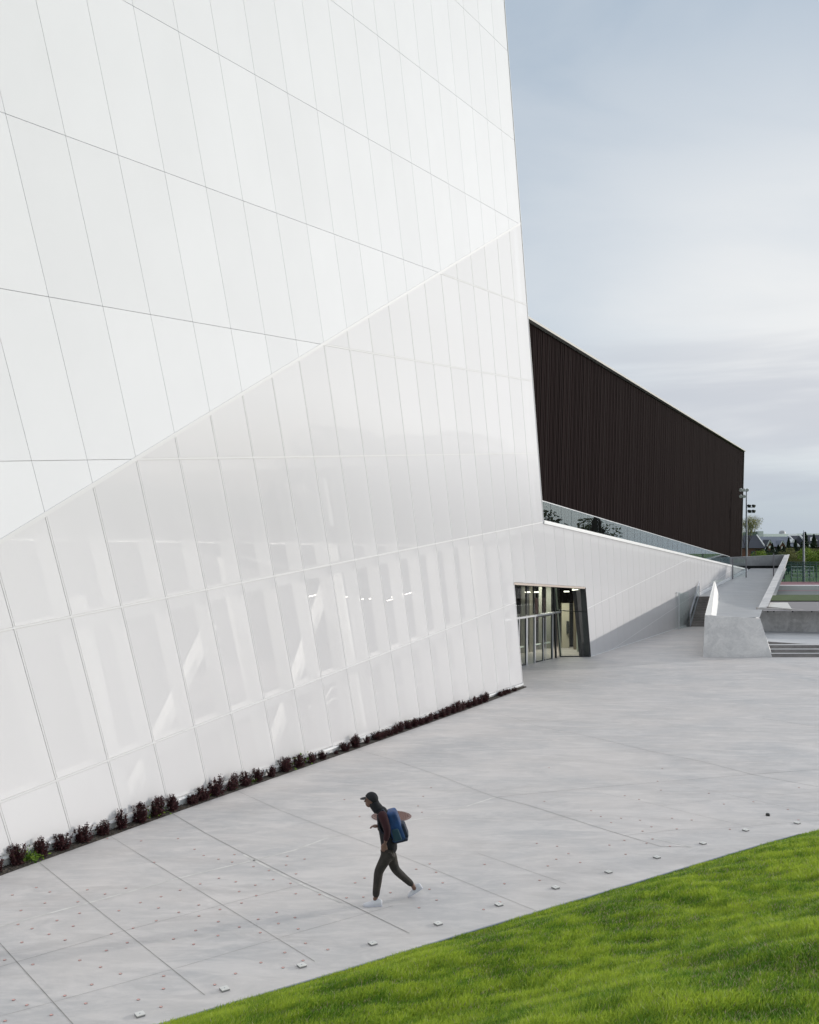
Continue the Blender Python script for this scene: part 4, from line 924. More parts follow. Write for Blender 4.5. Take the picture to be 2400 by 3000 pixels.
# houses
M_brick = mat('brick', (.16, .07, .05), .85, var=.2, vscale_=2); M_slate = mat('slate', (.15, .17, .21), .8, var=.12, vscale_=.6); M_slated = mat('dark_slate', (.035, .04, .055), .8, var=.15, vscale_=.6)
M_trim = mat('white_trim', (.72, .72, .70), .5); M_win = mat('window_pane', (.10, .12, .15), .1)
def townhouse(x0, x1, Y, yr, ye, slate, label, gables=(), dormers=()):
    a, b = P(x0, Y, 0)[0], P(x1, Y, 0)[0]; zr, ze = CH-(yr-HY)/FPX*Y, CH-(ye-HY)/FPX*Y; dpt = 11
    t = thing('townhouse', label, 'house', V((a+b)/2, Y, RH), 'townhouses beyond the trees')
    mb = MB(); mb.box((a, Y, RH-.1), (b, Y+dpt, ze)); wl_ = child(mb, 'wall', M_brick, t)
    mb = MB(); ym = Y+dpt/2
    mb.add([(a-.3, Y-.5, ze-.15), (b+.3, Y-.5, ze-.15), (b+.3, ym, zr), (a-.3, ym, zr), (a-.3, Y+dpt+.5, ze-.15), (b+.3, Y+dpt+.5, ze-.15)], [(0, 1, 2, 3), (3, 2, 5, 4), (0, 3, 4), (1, 5, 2)]); child(mb, 'roof', slate, t)
    for xx in (a-.32, b+.32):
        mb = MB(); mb.bar((xx, Y-.6, ze-.1), (xx, ym, zr+.05), .35, .25); child(mb, 'verge', M_trim, t)
    for (gx_, gy_, gw) in gables:
        c = P(gx_, Y, 0)[0]; zg = CH-(gy_-HY)/FPX*Y; w = gw/FPX*Y/2
        mb = MB(); mb.prism([(c-w, Y-1.2, RH), (c+w, Y-1.2, RH), (c+w, Y-1.2, ze-.9), (c, Y-1.2, zg), (c-w, Y-1.2, ze-.9)], (0, 4.5, 0)); gb_ = child(mb, 'gable', M_brick, t)
        mb = MB(); mb.bar((c-w-.35, Y-1.4, ze-1.15), (c, Y-1.4, zg+.12), .2, .18); mb.bar((c+w+.35, Y-1.4, ze-1.15), (c, Y-1.4, zg+.12), .2, .18); child(mb, 'verge', M_trim, t)
        mb = MB(); mb.add([(c-w-.4, Y-1.6, ze-1.1), (c, Y-1.6, zg+.25), (c, Y+3, zg+.25), (c-w-.4, Y+3, ze-1.1), (c+w+.4, Y-1.6, ze-1.1), (c+w+.4, Y+3, ze-1.1)], [(0, 1, 2, 3), (1, 4, 5, 2)]); child(mb, 'gable_roof', slate, t)
        mb = MB(); mb.box((c-.25, Y-1.26, zg-1.9), (c+.25, Y-1.2, zg-1.3)); child(mb, 'window', M_trim, t)
    for (dx_, dy_) in dormers:
        c = Py(dx_, dy_, Y+1.5); mb = MB(); mb.prism([(c[0]-.7, c[1], c[2]-.6), (c[0]+.7, c[1], c[2]-.6), (c[0], c[1], c[2]+.3)], (0, 2.5, 0)); child(mb, 'dormer', M_trim, t)
    for i in range(max(2, int((b-a)/3.2))):
        xw = a+1.6+i*3.2
        if xw < b-.8: mb = MB(); mb.box((xw-.45, Y-.05, ze-2.2), (xw+.45, Y+.02, ze-.9)); child(mb, 'window', M_win, t)
townhouse(2150, 2238, 230, 1567, 1604, M_slated, 'townhouse with a dark slate roof left of the grey one', [(2250, 1584, 26)])
townhouse(2241, 2336, 232, 1571, 1600, M_slate, 'long townhouse with a blue grey slate roof and a middle brick gable', [(2287, 1586, 27)], [(2326, 1583)])
townhouse(2339, 2372, 234, 1568, 1596, M_slated, 'townhouse with dark roof behind the bare pole', [], [(2367, 1582)])
townhouse(2374, 2440, 228, 1566, 1600, M_slated, 'townhouse with dark roof at the right edge of the picture', [(2412, 1585, 24)], [(2388, 1577)])
# big white-roofed building behind them
wb = thing('warehouse', 'large flat white roofed building behind the townhouses', 'building', P(2260, 330, RH))
def wbox(x0, x1, y0, Y, dp, m, nm):
    mb = MB(); mb.box((P(x0, Y, 0)[0], Y, RH), (P(x1, Y, 0)[0], Y+dp, CH-(y0-HY)/FPX*Y)); return child(mb, nm, m, wb)
wbox(2195, 2312, 1564, 330, 40, mat('pale_render', (.95, .94, .93), .6), 'wall'); wbox(2336, 2440, 1563, 336, 40, mat('pale_render_b', (.85, .85, .85), .6), 'wall')
wbox(2200, 2237, 1558, 326, 20, mat('green_grey_panel', (.12, .16, .15), .5), 'plant_room'); wbox(2224, 2237, 1556, 324.5, 8, mat('pale_parapet', (.6, .6, .6), .6), 'parapet')
mb = MB(); c = Py(2292, 1562, 332); mb.tube(c-V(0, 0, 1), c+V(0, 0, .2), 1.2, 1.1, 14); mb.ball(c+V(0, 0, .2), 1.1, 1.1, .8, 14, 8); child(mb, 'roof_dome', mat('dome_grey', (.35, .35, .36), .4), wb)

# ================================================================== planting strip
So = MB(); edge = [(-60, 2588), (0, 2567), (325, 2450), (501, 2386), (600, 2351), (1023, 2203), (1376, 2077), (1545, 2013)]
outr = [G(*p)+V(0, 0, .006) for p in edge]; inn = []
for p in outr:   # foot on plinth line
    q = FP(0, bg_(0)); t_ = np.dot((p-O)[:2], nrm(R[:2].copy() if True else 0)); inn.append(V(O[0], O[1], 0)+np.append(nrm(R[:2])*t_, 0))
inn = [V(p[0], p[1], gh(p[1])+.03)-hN*.0 for p in inn]
So.add(outr+inn, [(i, i+1, len(outr)+i+1, len(outr)+i) for i in range(len(outr)-1)]); soil = struct(So.obj('planting_strip', M_soil))
# mulch chips
ch = MB(); rr = random.Random(2)
for i in range(2600):
    t = rr.random()**1.6; k = t*(len(outr)-1.001); j = int(k); f_ = k-j; a = outr[j]*(1-f_)+outr[j+1]*f_; b = inn[j]*(1-f_)+inn[j+1]*f_; u = rr.random()*.93; p = a+(b-a)*(u+.04)
    an = rr.uniform(0, 3.14); l = rr.uniform(.01, .03); d_ = V(math.cos(an), math.sin(an), rr.uniform(-.3, .5))*l
    ch.bar(p-d_+V(0, 0, .008), p+d_+V(0, 0, .008), rr.uniform(.006, .014), .006)
mo = ch.obj('mulch', mat('bark_chips', (.16, .13, .105), .95, vcol=(.04, .032, .026), vscale_=25)); mo['kind'] = 'stuff'; tag(mo, 'dark bark mulch in the narrow planting strip', 'mulch')
# shrubs
def shrub_mesh(seed, h=.46, w=.21, nst_=22):
    r = random.Random(seed); st_ = MB(); cen = []
    for i in range(nst_):
        a = r.uniform(0, 6.28); sp = r.uniform(.05, 1.)*w; hh = h*r.uniform(.55, 1.05)*(1-.25*(sp/w)**2); p = V(0, 0, -.02)+V(math.cos(a), math.sin(a), 0)*sp*.25
        prev = p
        for s_ in range(1, 7):
            t = s_/6; q = V(math.cos(a)*sp*(.25+.75*t**.7)+r.gauss(0, .008), math.sin(a)*sp*(.25+.75*t**.7)+r.gauss(0, .008), hh*t); st_.tube(prev, q, .004, .003, 4); prev = q
            if s_ > 0:
                for m_ in range(13): cen.append(q+V(r.gauss(0, .018), r.gauss(0, .018), r.gauss(0, .026)))
    for i in range(420): a = r.uniform(0, 6.28); rr_ = math.sqrt(r.random())*w*.8; cen.append(V(math.cos(a)*rr_, math.sin(a)*rr_, r.uniform(.03, h*.5)))
    cen = np.array(cen); rg = np.random.default_rng(seed); k = len(cen)
    v, f_ = leaf_cloud(k, lambda n, q: cen, .021, seed)
    me = bpy.data.meshes.new('foliage'); me.from_pydata(v, [], f_); me.materials.append(M_barberry)
    ms = bpy.data.meshes.new('stems'); ms.from_pydata(st_.v, [], st_.f); ms.materials.append(M_bark); return me, ms
sm = [shrub_mesh(i+20, .46+.05*(i % 3), .19+.02*(i % 4), 20+2*i) for i in range(6)]
sh_px = [(-12, 2535, 1), (50, 2528, .92), (120, 2503, .98), (180, 2484, 1.05), (245, 2461, 1.05), (303, 2440, 1.0), (357, 2423, .95), (410, 2401, 1.25), (462, 2384, 1.15), (507, 2368, 1.05), (565, 2345, .85), (595, 2335, 1.1),
         (636, 2322, 1.1), (684, 2302, 1.05), (721, 2288, 1.1), (756, 2278, .95), (795, 2262, .9), (838, 2246, 1.1), (876, 2234, 1.0), (914, 2222, .95), (943, 2214, .9), (985, 2200, .55), (1011, 2191, 1.05), (1042, 2178, 1.2), (1075, 2166, .75),
         (1106, 2155, 1.05), (1124, 2150, .9), (1140, 2144, .9), (1156, 2138, .9), (1172, 2131, 1.0), (1196, 2123, .95), (1214, 2117, 1.05), (1232, 2110, 1.05), (1247, 2104, .95), (1262, 2098, .85), (1278, 2093, .85), (1295, 2086, 1.15), (1310, 2081, 1.1),
         (1325, 2076, 1.1), (1339, 2070, 1.2), (1352, 2065, 1.1), (1372, 2056, .95), (1390, 2049, 1.2), (1403, 2044, 1.2), (1418, 2038, 1.25), (1424, 2036, 1.1), (1466, 2025, .8), (1478, 2020, .8), (1490, 2015, .75), (1507, 2009, .8)]
marks = ['beneath the wall, leftmost of the row', 'second from the left in the row', 'third from the left in the row', 'fourth from the left in the row', 'fifth from the left in the row', 'sixth from the left in the row', 'seventh from the left in the row']
nS = len(sh_px); ordn = ['leftmost', 'second', 'third', 'fourth', 'fifth', 'sixth', 'seventh', 'eighth', 'ninth', 'tenth', 'eleventh', 'twelfth', 'thirteenth', 'fourteenth', 'fifteenth', 'sixteenth', 'seventeenth', 'eighteenth', 'nineteenth', 'twentieth', 'twenty-first', 'twenty-second', 'twenty-third', 'twenty-fourth', 'twenty-fifth']
for i, (x, y, s_) in enumerate(sh_px):
    if i < 25: lab = ('burgundy barberry shrub at the wall foot, %s from the left' % ordn[i]) if i else 'burgundy barberry shrub cut by the left edge of the picture'
    else: j = nS-1-i; lab = ('burgundy barberry shrub at the wall foot, %s from the entrance end' % (ordn[j] if j else 'nearest'))
    y = max(y, 2549-.349*x+4.5-max(0, x-1000)*.004)
    t = thing('barberry_shrub', lab, 'shrub', G(x, y+1)+V(0, 0, .01), 'burgundy shrubs along the foot of the white wall'); t.rotation_euler = (0, 0, i*2.4); vr = .84+.32*((i*7919) % 13)/12; t.scale = (s_*.78*vr, s_*.78*(2-vr), s_*(.68 if x < 900 else .54)*(.82+.36*((i*104729) % 11)/10))
    me, ms = sm[(i*5+i//6) % 6]
    for m_, nm in ((me, 'foliage'), (ms, 'stems')): o = bpy.data.objects.new(nm, m_); COL.objects.link(o); o.parent = t
# weeds
def weed(x, y, s_, label):
    r = np.random.default_rng(int(x)); n = 150; c = r.normal(0, 1, (n, 3))*[.10, .09, .05]+[0, 0, .08]; c[:, 2] = abs(c[:, 2])
    v, f_ = leaf_cloud(n, lambda a, b: c, .026, int(x)); mb = MB(); mb.v = v; mb.f = f_; o = mb.obj('weed', M_weed); o.location = tuple(G(x, y)+V(0, 0, .01)); o.scale = (s_, s_, s_)
    tag(o, label, 'weed', 'green weeds among the burgundy shrubs')
weed(77, 2527, 1.25, 'bright green weed clump right of the second shrub'); weed(92, 2522, .8, 'small green weed on the mulch edge near the second shrub'); weed(447, 2392, 1.3, 'green weed between the eighth and ninth shrubs'); weed(668, 2312, 1.1, 'thin green weed before the fourteenth shrub')
weed(738, 2293, .6, 'tiny bright weed below the fifteenth shrub'); weed(825, 2256, 1.5, 'dark green weed left of the eighteenth shrub'); weed(860, 2238, 1.7, 'tall yellow green weed behind the eighteenth shrub'); weed(927, 2217, 1.0, 'narrow green weed beside the twentieth shrub')
weed(1027, 2186, .8, 'green weed at the joint where the plaza corner meets the strip'); weed(1186, 2128, 1.3, 'bright weed in the middle of the shrub row by the reddish stone'); weed(1324, 2074, .8, 'small green weed under the dense far shrubs'); weed(1212, 2113, .9, 'small weed above the bright middle weed'); weed(600, 2340, .6, 'tiny weed in front of the twelfth shrub'); weed(1393, 2055, .6, 'tiny green weed before the tall far shrubs')
st_ = MB(); c = G(1131, 2150); st_.ball(c+V(0, 0, .05), .13, .08, .06, 8, 5); tag(rebase(st_.obj('stone', mat('reddish_stone', (.42, .27, .21), .9, var=.2)), c), 'reddish stone lying in the planting strip among far shrubs', 'stone')

# ================================================================== small things on the plaza
plug_px = []
for lst, ox, oy, s_ in (
  ([(368,3),(505,48),(883,26),(1274,10),(126,79),(1063,69),(1628,95),(455,160),(788,147),(1420,155),(213,235),(1603,210),(1203,237),(806,263),(577,336),(1580,339),(184,376),(741,394),(325,418),(1347,414),(497,475),(1128,472),(222,558),(660,534),(1287,561),(48,736),(1075,640),(333,781),(807,739),(1017,808),(1219,875),(1656,898),(139,1140),(929,984),(1653,1027),(273,1192),(656,1097),(868,1175),(1400,1137),(520,1292),(1628,1210),(53,1352)], 0, 2600, .2899),
  ([(335,24),(485,62),(646,14),(623,90),(838,135),(1181,31),(1355,60),(995,176),(1168,121),(1268,210),(490,254),(300,312),(660,290),(857,324),(1038,267),(1213,306),(97,375),(693,389),(866,430),(1267,410),(1507,420),(718,505),(286,525),(500,570),(84,599),(288,636),(483,693),(1072,600),(886,669),(1257,651),(695,748),(1090,712),(254,782),(1290,766),(907,804),(480,834),(30,869),(1364,912),(234,922),(1155,1005),(1590,975),(914,1107),(1340,1086),(1138,1158),(657,1218),(447,1330)], 500, 2500, .2899),
  ([(120,100),(793,105),(765,181),(785,234),(570,267),(92,301),(1070,253),(655,290),(370,356),(1335,303),(1160,317),(1606,219),(1540,349),(428,391),(548,401),(489,427),(661,413),(851,401),(968,412),(729,452),(676,478),(880,465),(1195,467),(1603,411),(47,551),(568,533),(735,525),(479,561),(700,550),(168,568),(839,568),(575,616),(235,612),(163,645),(305,664),(113,685),(64,771)], 1550, 2200, .4928),
  ([(1420,150),(1296,288),(1215,440),(50,340),(1275,540),(290,610),(1400,1355),(1185,1440),(920,1533),(1500,1490),(370,1580),(222,1655),(1605,1655),(1395,1757),(778,1810),(85,1892),(350,1880),(1508,1928),(1230,2050)], 1000, 2280, .1855),
  ([(35,57),(135,155),(112,247),(30,285)], 1400, 2500, .5797), ([(150,640),(450,560),(610,600),(760,690),(905,740),(1010,650),(1190,760),(1500,740),(1640,830),(1300,940)], 0, 2200, .3478)):
    plug_px += [(ox+x*s_, oy+y*s_) for x, y in lst]
M_red = mat('red_plug', (.70, .34, .31), .6, vcol=(.64, .40, .35), vscale_=.9); M_plugshade = mat('plug_recess_shade', (.36, .27, .26), .8)  # darker ring paints in the shade inside each recessed plug
pr = MB(); n = 12; pr.add([(.027*math.cos(i*6.283/n), .027*math.sin(i*6.283/n), .0) for i in range(n)]+[(.025*math.cos(i*6.283/n), .025*math.sin(i*6.283/n), .005) for i in range(n)]+[(.017*math.cos(i*6.283/n), .017*math.sin(i*6.283/n), .005) for i in range(n)], [(i, (i+1) % n, n+(i+1) % n, n+i) for i in range(n)]+[(n+i, n+(i+1) % n, 2*n+(i+1) % n, 2*n+i) for i in range(n)])
pc = MB(); pc.add([(.0185*math.cos(i*6.283/n)-.002, .0185*math.sin(i*6.283/n)-.004, .0035) for i in range(n)], [tuple(range(n))]); pc.add([(.0175*math.cos(i*6.283/n)-.003, .0175*math.sin(i*6.283/n)-.006, .0065) for i in range(n)], [tuple(range(n))])
shade_ring = bpy.data.meshes.new('shade_ring'); shade_ring.from_pydata(pr.v, [], pr.f); shade_ring.materials.append(M_plugshade); cap = bpy.data.meshes.new('cap'); cap.from_pydata(pc.v, [], pc.f); cap.materials.append(M_red)
for (x, y) in plug_px:
    t = thing('floor_plug', 'small round red plug set in the pale concrete plaza', 'floor plug', G(x, y)+V(0, 0, .002), 'red plugs dotted over the plaza')
    for m_, nm in ((cap, 'cap'), (shade_ring, 'shade_ring')): o = bpy.data.objects.new(nm, m_); COL.objects.link(o); o.parent = t
    t.scale = (.88, .88, 1)
M_boxs = mat('box_side', (.20, .20, .205), .6)
# pale square boxes along the bank
box_px = [(410, 2976), (658, 2901), (884, 2832), (1092, 2767), (1284, 2709), (1462, 2653), (1628, 2603), (1783, 2557), (1925, 2514), (2060, 2473), (2185, 2434), (2336, 2413)]
lab_b = ['nearest, by the bottom edge of the photo', 'second from the bottom left', 'third from the bottom left', 'fourth, just before the walking person', 'fifth, below and right of the walking person', 'sixth from the bottom left', 'seventh from the bottom left', 'sixth from the right end', 'fourth from the right end', 'third from the right end', 'second from the right end', 'last at the right, near the black puck']
lab_b[7] = 'fifth from the right end'
for (x, y), lb in zip(box_px, lab_b):
    c = G(x, y); dir_ = nrm(np.append(d0, 0)); pe = V(-dir_[1], dir_[0], 0); s_ = .052
    t = thing('floor_box', 'pale square floor box beside the grass, '+lb, 'floor box', c, 'square floor boxes in a line along the grass')
    mb = MB(); q = [c-dir_*s_-pe*s_, c+dir_*s_-pe*s_, c+dir_*s_+pe*s_, c-dir_*s_+pe*s_]; mb.hexa([p+V(0, 0, .002) for p in q], [p*1.+V(0, 0, .022) for p in q]); child(mb, 'housing', M_boxs, t)
    mb = MB(); q = [c+(p-c)*1.05 for p in q]; mb.hexa([p+V(0, 0, .022) for p in q], [p+V(0, 0, .030) for p in q]); child(mb, 'lid', M_cap, t)
    mb = MB(); mb.tube(c+V(0, 0, .030), c+V(0, 0, .033), .009, n=8); child(mb, 'screw', M_steel, t)
c = G(2250, 2390); mb = MB(); mb.tube(c, c+V(0, 0, .04), .045, .045, 14); mb.tube(c+V(0, 0, .04), c+V(0, 0, .055), .045, .03, 14); tag(rebase(mb.obj('puck', M_black), c), 'small black puck-like object lying on the plaza near the right boxes', 'puck')
# manhole cover
mc = G(1147, 2392); mh = thing('manhole_cover', 'round rusty grated manhole cover behind the walking person', 'manhole cover', mc)
Rm = .44; mb = MB(); n = 40
mb.add([mc+V(math.cos(i*6.283/n), math.sin(i*6.283/n), 0)*rr_+V(0, 0, z) for rr_, z in ((Rm, .004), (Rm-.02, .012), (Rm-.05, .012)) for i in range(n)], [(k*n+i, k*n+(i+1) % n, (k+1)*n+(i+1) % n, (k+1)*n+i) for k in range(2) for i in range(n)]); child(mb, 'frame', mat('rust_ring', (.17, .11, .10), .8, var=.3, vscale_=12), mh)
mb = MB(); mb.add([mc+V(math.cos(i*6.283/n), math.sin(i*6.283/n), 0)*(Rm-.045)+V(0, 0, .006) for i in range(n)], [tuple(range(n))]); child(mb, 'plate', mat('rust_plate', (.52, .49, .47), .8, vcol=(.34, .27, .25), vscale_=14), mh)
mb = MB()
for i in range(-9, 10):
    o_ = i*.042; L_ = math.sqrt(max(0, (Rm-.06)**2-o_*o_)); mb.bar(mc+V(o_, -L_, .010), mc+V(o_, L_, .010), .012, .012); mb.bar(mc+V(-L_, o_, .011), mc+V(L_, o_, .011), .008, .010)
child(mb, 'grate', mat('rust_bars', (.24, .15, .13), .8), mh)

# ================================================================== the walking person
SK = 15.2/FPX
def pp_(x, y, dy=0.): return Py(x, y, 15.12+dy)
def pz(x, y, dy=0.): return pp_(1000+x*.1855, 2280+y*.1855, dy)       # coordinates of my enlarged view of the person
person = thing('person', 'person in dark clothes and white trainers striding left with a blue backpack', 'person', pp_(1100, 2651))
def skin_obj(name, nodes, edges, m, parent, sub=2, remesh=0, extra=None, rot=None):
    me = bpy.data.meshes.new(name); me.from_pydata([tuple(n_[0]) for n_ in nodes], edges, []); o = bpy.data.objects.new(name, me); COL.objects.link(o)
    md = o.modifiers.new('skin', 'SKIN'); md.use_smooth_shade = True; md.branch_smoothing = .3
    if not me.skin_vertices: me.skin_vertices.new(name='')
    for i, n_ in enumerate(nodes):
        r_ = n_[1]; me.skin_vertices[0].data[i].radius = (r_, r_) if not isinstance(r_, tuple) else r_
    me.skin_vertices[0].data[0].use_root = True
    ms_ = o.modifiers.new('sub', 'SUBSURF'); ms_.levels = sub; ms_.render_levels = sub
    dg = bpy.context.evaluated_depsgraph_get(); ev = o.evaluated_get(dg); m2 = bpy.data.meshes.new_from_object(ev); o.modifiers.clear(); o.data = m2
    if extra:
        bm = bmesh.new(); bm.from_mesh(m2); bm2 = bpy.data.meshes.new('x'); bm2.from_pydata(extra.v, [], extra.f); bm.from_mesh(bm2); bm.to_mesh(m2); bm.free()
    if remesh:
        r = o.modifiers.new('rm', 'REMESH'); r.mode = 'VOXEL'; r.voxel_size = remesh; s2 = o.modifiers.new('sm', 'SMOOTH'); s2.iterations = 2; s2.factor = .5
        dg = bpy.context.evaluated_depsgraph_get(); m3 = bpy.data.meshes.new_from_object(o.evaluated_get(dg)); o.modifiers.clear(); o.data = m3
    o.data.polygons.foreach_set('use_smooth', [True]*len(o.data.polygons)); o.data.materials.clear(); o.data.materials.append(m)
    o.parent = parent; o.data.transform(Matrix.Translation(-Vector(parent.location))); return o
M_skin = mat('skin', (.16, .085, .06), .5); M_jack = mat('dark_jacket', (.010, .010, .014), .85, bump=.4, bscale=14); M_burg = mat('burgundy_sleeve', (.030, .004, .008), .85, bump=.4, bscale=16)
M_pant = mat('dark_khaki_trousers', (.050, .042, .034), .85, bump=.6, bscale=12, vcol=(.018, .016, .015), vscale_=7); M_bag = mat('blue_nylon', (.014, .075, .24), .55, bump=.4, bscale=18, vcol=(.008, .03, .09), vscale_=5)
M_shoe = mat('white_trainer', (.68, .68, .72), .5); M_sole = mat('shoe_sole', (.62, .62, .68), .6); M_cap2 = mat('black_cap', (.008, .008, .011), .8)
nN, nF = -.10, .10           # near (camera) side and far side
# joints: walking to the left; near leg is in front, rear leg is the far one
hipC = pz(760, 1120); chest = pz(690, 640); neck = pz(590, 480); 
nearHip, nearKnee, nearAnk = pz(735, 1180, -.09), pz(590, 1470, -.10), pz(555, 1860, -.08)
farHip, farKnee, farAnk = pz(780, 1180, .09), pz(850, 1440, .12), pz(1130, 1690, .26)
shN, shF = pz(655, 590, -.20), pz(640, 580, .20)
elN, wrN = pz(735, 830, -.27), pz(690, 1050, -.24); elF, wrF = pz(640, 830, .24), pz(585, 760, .08)
head = MB(); hc = pz(470, 345)
head.ball(hc, .088, .075, .112, 16, 12); head.ball(hc+V(-.03, 0, -.06), .062, .055, .06, 12, 8)          # skull, jaw
head.tube(hc+V(-.080, 0, .012), hc+V(-.108, 0, -.028), .009, .017, 8); head.ball(hc+V(-.10, 0, -.026), .014, .014, .010)   # nose
head.ball(hc+V(-.084, 0, -.058), .012, .024, .007); head.ball(hc+V(-.080, 0, -.071), .012, .022, .007)                   # lips
head.ball(hc+V(-.078, 0, .028), .016, .05, .010)                                                         # brow
for s_ in (-1, 1): head.ball(hc+V(.008, s_*.076, -.012), .020, .010, .030)                               # ears
nodes = [(hipC, .08), (pz(745, 960), .09), (pz(715, 800), .10), (chest, .11), (pz(630, 540), .065), (neck, .055), (pz(520, 410), .052),
         (nearHip, .07), (nearKnee, .055), (pz(575, 1640, -.10), .058), (nearAnk, .040), (farHip, .07), (farKnee, .055), (pz(980, 1560, .2), .054), (farAnk, .040),
         (shN, .036), (elN, .040), (wrN, .027), (shF, .036), (elF, .040), (wrF, .027), (pz(520, 1935, -.08), .036), (pz(1165, 1770, .26), .034)]
ed = [(0, 1), (1, 2), (2, 3), (3, 4), (4, 5), (5, 6), (0, 7), (7, 8), (8, 9), (9, 10), (0, 11), (11, 12), (12, 13), (13, 14), (4, 15), (15, 16), (16, 17), (4, 18), (18, 19), (19, 20), (10, 21), (14, 22)]
# hands: palm and five separate fingers
hand = MB()
def make_hand(w, d, up, curl):
    d = nrm(V(*d)); s_ = nrm(np.cross(d, up)); u = np.cross(s_, d); hand.ball(w+d*.045, *(abs(d)*.045+abs(s_)*.036+abs(u)*.014+.006), 10, 8)
    for k, (off, L_) in enumerate(((-.028, .062), (-.010, .074), (.009, .070), (.027, .055))):
        b = w+d*.082+s_*off; k1 = b+d*L_*.45-u*curl*.012; k2 = k1+nrm(d-u*curl)*L_*.32; k3 = k2+nrm(d*.4-u*curl*1.2)*L_*.28
        hand.tube(b, k1, .0085, .008, 6); hand.tube(k1, k2, .008, .0072, 6); hand.tube(k2, k3, .0072, .006, 6)
    b = w+d*.03-s_*.032; k1 = b+nrm(d*.7-s_*.7)*.036; hand.tube(b, k1, .011, .010, 6); hand.tube(k1, k1+nrm(d-u*.3*curl)*.03, .010, .008, 6)
make_hand(wrN, pz(665, 1120, -.23)-wrN, V(0, -1, 0), .8); make_hand(wrF, (-1, -.3, .15), V(0, 0, 1), 1.)
for p in hand.v: pass
head.add(hand.v, hand.f)
skin_obj('body', nodes, ed, M_skin, person, 2, .0065, head)
jn = [(pz(775, 1215), .135), (pz(755, 1050), .146), (pz(735, 900), .145), (pz(705, 760), .155), (chest, .160), (pz(620, 530), .125), (pz(560, 455), .075), (pz(650, 585, -.15), .085), (pz(640, 575, .15), .085)]
jk = skin_obj('jacket', [(p, r_ if not isinstance(r_, tuple) else r_) for p, r_ in jn], [(i, i+1) for i in range(6)]+[(4, 7), (4, 8)], M_jack, person)
sl = skin_obj('sleeve', [(pz(625, 560, -.12), .085), (shN, .082), (elN, .060), (pz(700, 1000, -.25), .046)], [(0, 1), (1, 2), (2, 3)], M_burg, person)
skin_obj('sleeve', [(pz(610, 560, .12), .085), (shF, .082), (elF, .060), (pz(600, 775, .11), .044)], [(0, 1), (1, 2), (2, 3)], M_jack, person)
skin_obj('trousers', [(pz(765, 1150), .100), (nearHip+V(0, 0, -.03), .108), (nearKnee, .082), (pz(572, 1650, -.10), .074), (pz(552, 1800, -.08), .064), (pz(548, 1890, -.08), .060), (farHip+V(0, 0, -.03), .105), (farKnee, .078), (pz(980, 1560, .2), .066), (pz(1135, 1695, .255), .054)],
         [(0, 1), (1, 2), (2, 3), (3, 4), (4, 5), (0, 6), (6, 7), (7, 8), (8, 9)], M_pant, person)
# cap and hood
cb = MB(); cb.ball(hc+V(.008, 0, .022), .112, .098, .112, 18, 12)
for i in range(0): pass
cpm = cb.obj('cap', M_cap2, person, True); cpm.data.transform(Matrix.Translation(-Vector(person.location)))
bm = bmesh.new(); bm.from_mesh(cpm.data); loc = Vector(tuple(hc))-Vector(person.location)
bmesh.ops.bisect_plane(bm, geom=bm.verts[:]+bm.edges[:]+bm.faces[:], plane_co=loc+Vector((-.02, 0, .022)), plane_no=Vector((-.55, 0, -.83)), clear_outer=True); bm.to_mesh(cpm.data); bm.free()
vz = MB(); c_ = hc+V(-.085, 0, .035); vz.add([c_+V(-.095*math.sin(t)-.0, .078*math.cos(t), -.012*math.sin(t)) for t in np.linspace(0, math.pi, 11)]+[c_+V(-.095*math.sin(t), .078*math.cos(t), -.012*math.sin(t)-.008) for t in np.linspace(0, math.pi, 11)],
      [tuple(range(10, -1, -1)), tuple(range(11, 22))]+[(i, i+1, 12+i, 11+i) for i in range(10)]); child(vz, 'cap_visor', M_cap2, person)
skin_obj('hood', [(hc+V(.035, 0, .0), .100), (hc+V(.045, 0, -.06), .098), (pz(560, 465), .095), (pz(610, 520), .11)], [(0, 1), (1, 2), (2, 3)], M_cap2, person)
# backpack
def rbox(c, ax, ay, az, hx_, hy_, hz_, m, name, bev, parent):
    bm = bmesh.new(); bmesh.ops.create_cube(bm, size=2)
    for v_ in bm.verts: v_.co = Vector((v_.co.x*hx_, v_.co.y*hy_, v_.co.z*hz_))
    bmesh.ops.bevel(bm, geom=bm.edges[:], offset=bev, segments=4, profile=.6, affect='EDGES')
    for v_ in bm.verts:
        if v_.co.z > 0: v_.co.x *= 1-.28*(v_.co.z/hz_); v_.co.x -= .02*(v_.co.z/hz_)
        v_.co.x += .02*math.sin(v_.co.z*20+v_.co.y*9)*.3
        q = c+ax*v_.co.x+ay*v_.co.y+az*v_.co.z; v_.co = Vector(tuple(q))-Vector(person.location)
    me = bpy.data.meshes.new(name); bm.to_mesh(me); bm.free(); me.polygons.foreach_set('use_smooth', [True]*len(me.polygons)); me.materials.append(m); o = bpy.data.objects.new(name, me); COL.objects.link(o); o.parent = parent; return o
up = nrm(pz(760, 520)-pz(875, 970)); fw = nrm(np.cross(V(0, 1, 0), up)); fw = fw if fw[0] > 0 else -fw; ay = V(0, 1, 0)
bag = thing('backpack', 'blue backpack with dark lower pocket on the back of the walking person', 'backpack', person.location)
bc = pz(862, 735)
rbox(bc, fw, ay, up, .115, .155, .255, M_bag, 'bag_body', .07, bag)
M_navy = mat('navy_nylon', (.006, .014, .035), .6, bump=.4, bscale=18)
rbox(bc+fw*.115-up*.10, fw, ay, up, .055, .125, .12, M_navy, 'front_pocket', .04, bag); rbox(bc+V(0, -.145, 0)-up*.12-fw*.01, fw, ay, up, .07, .035, .10, mat('teal_pocket', (.01, .05, .075), .6), 'side_pocket', .03, bag)
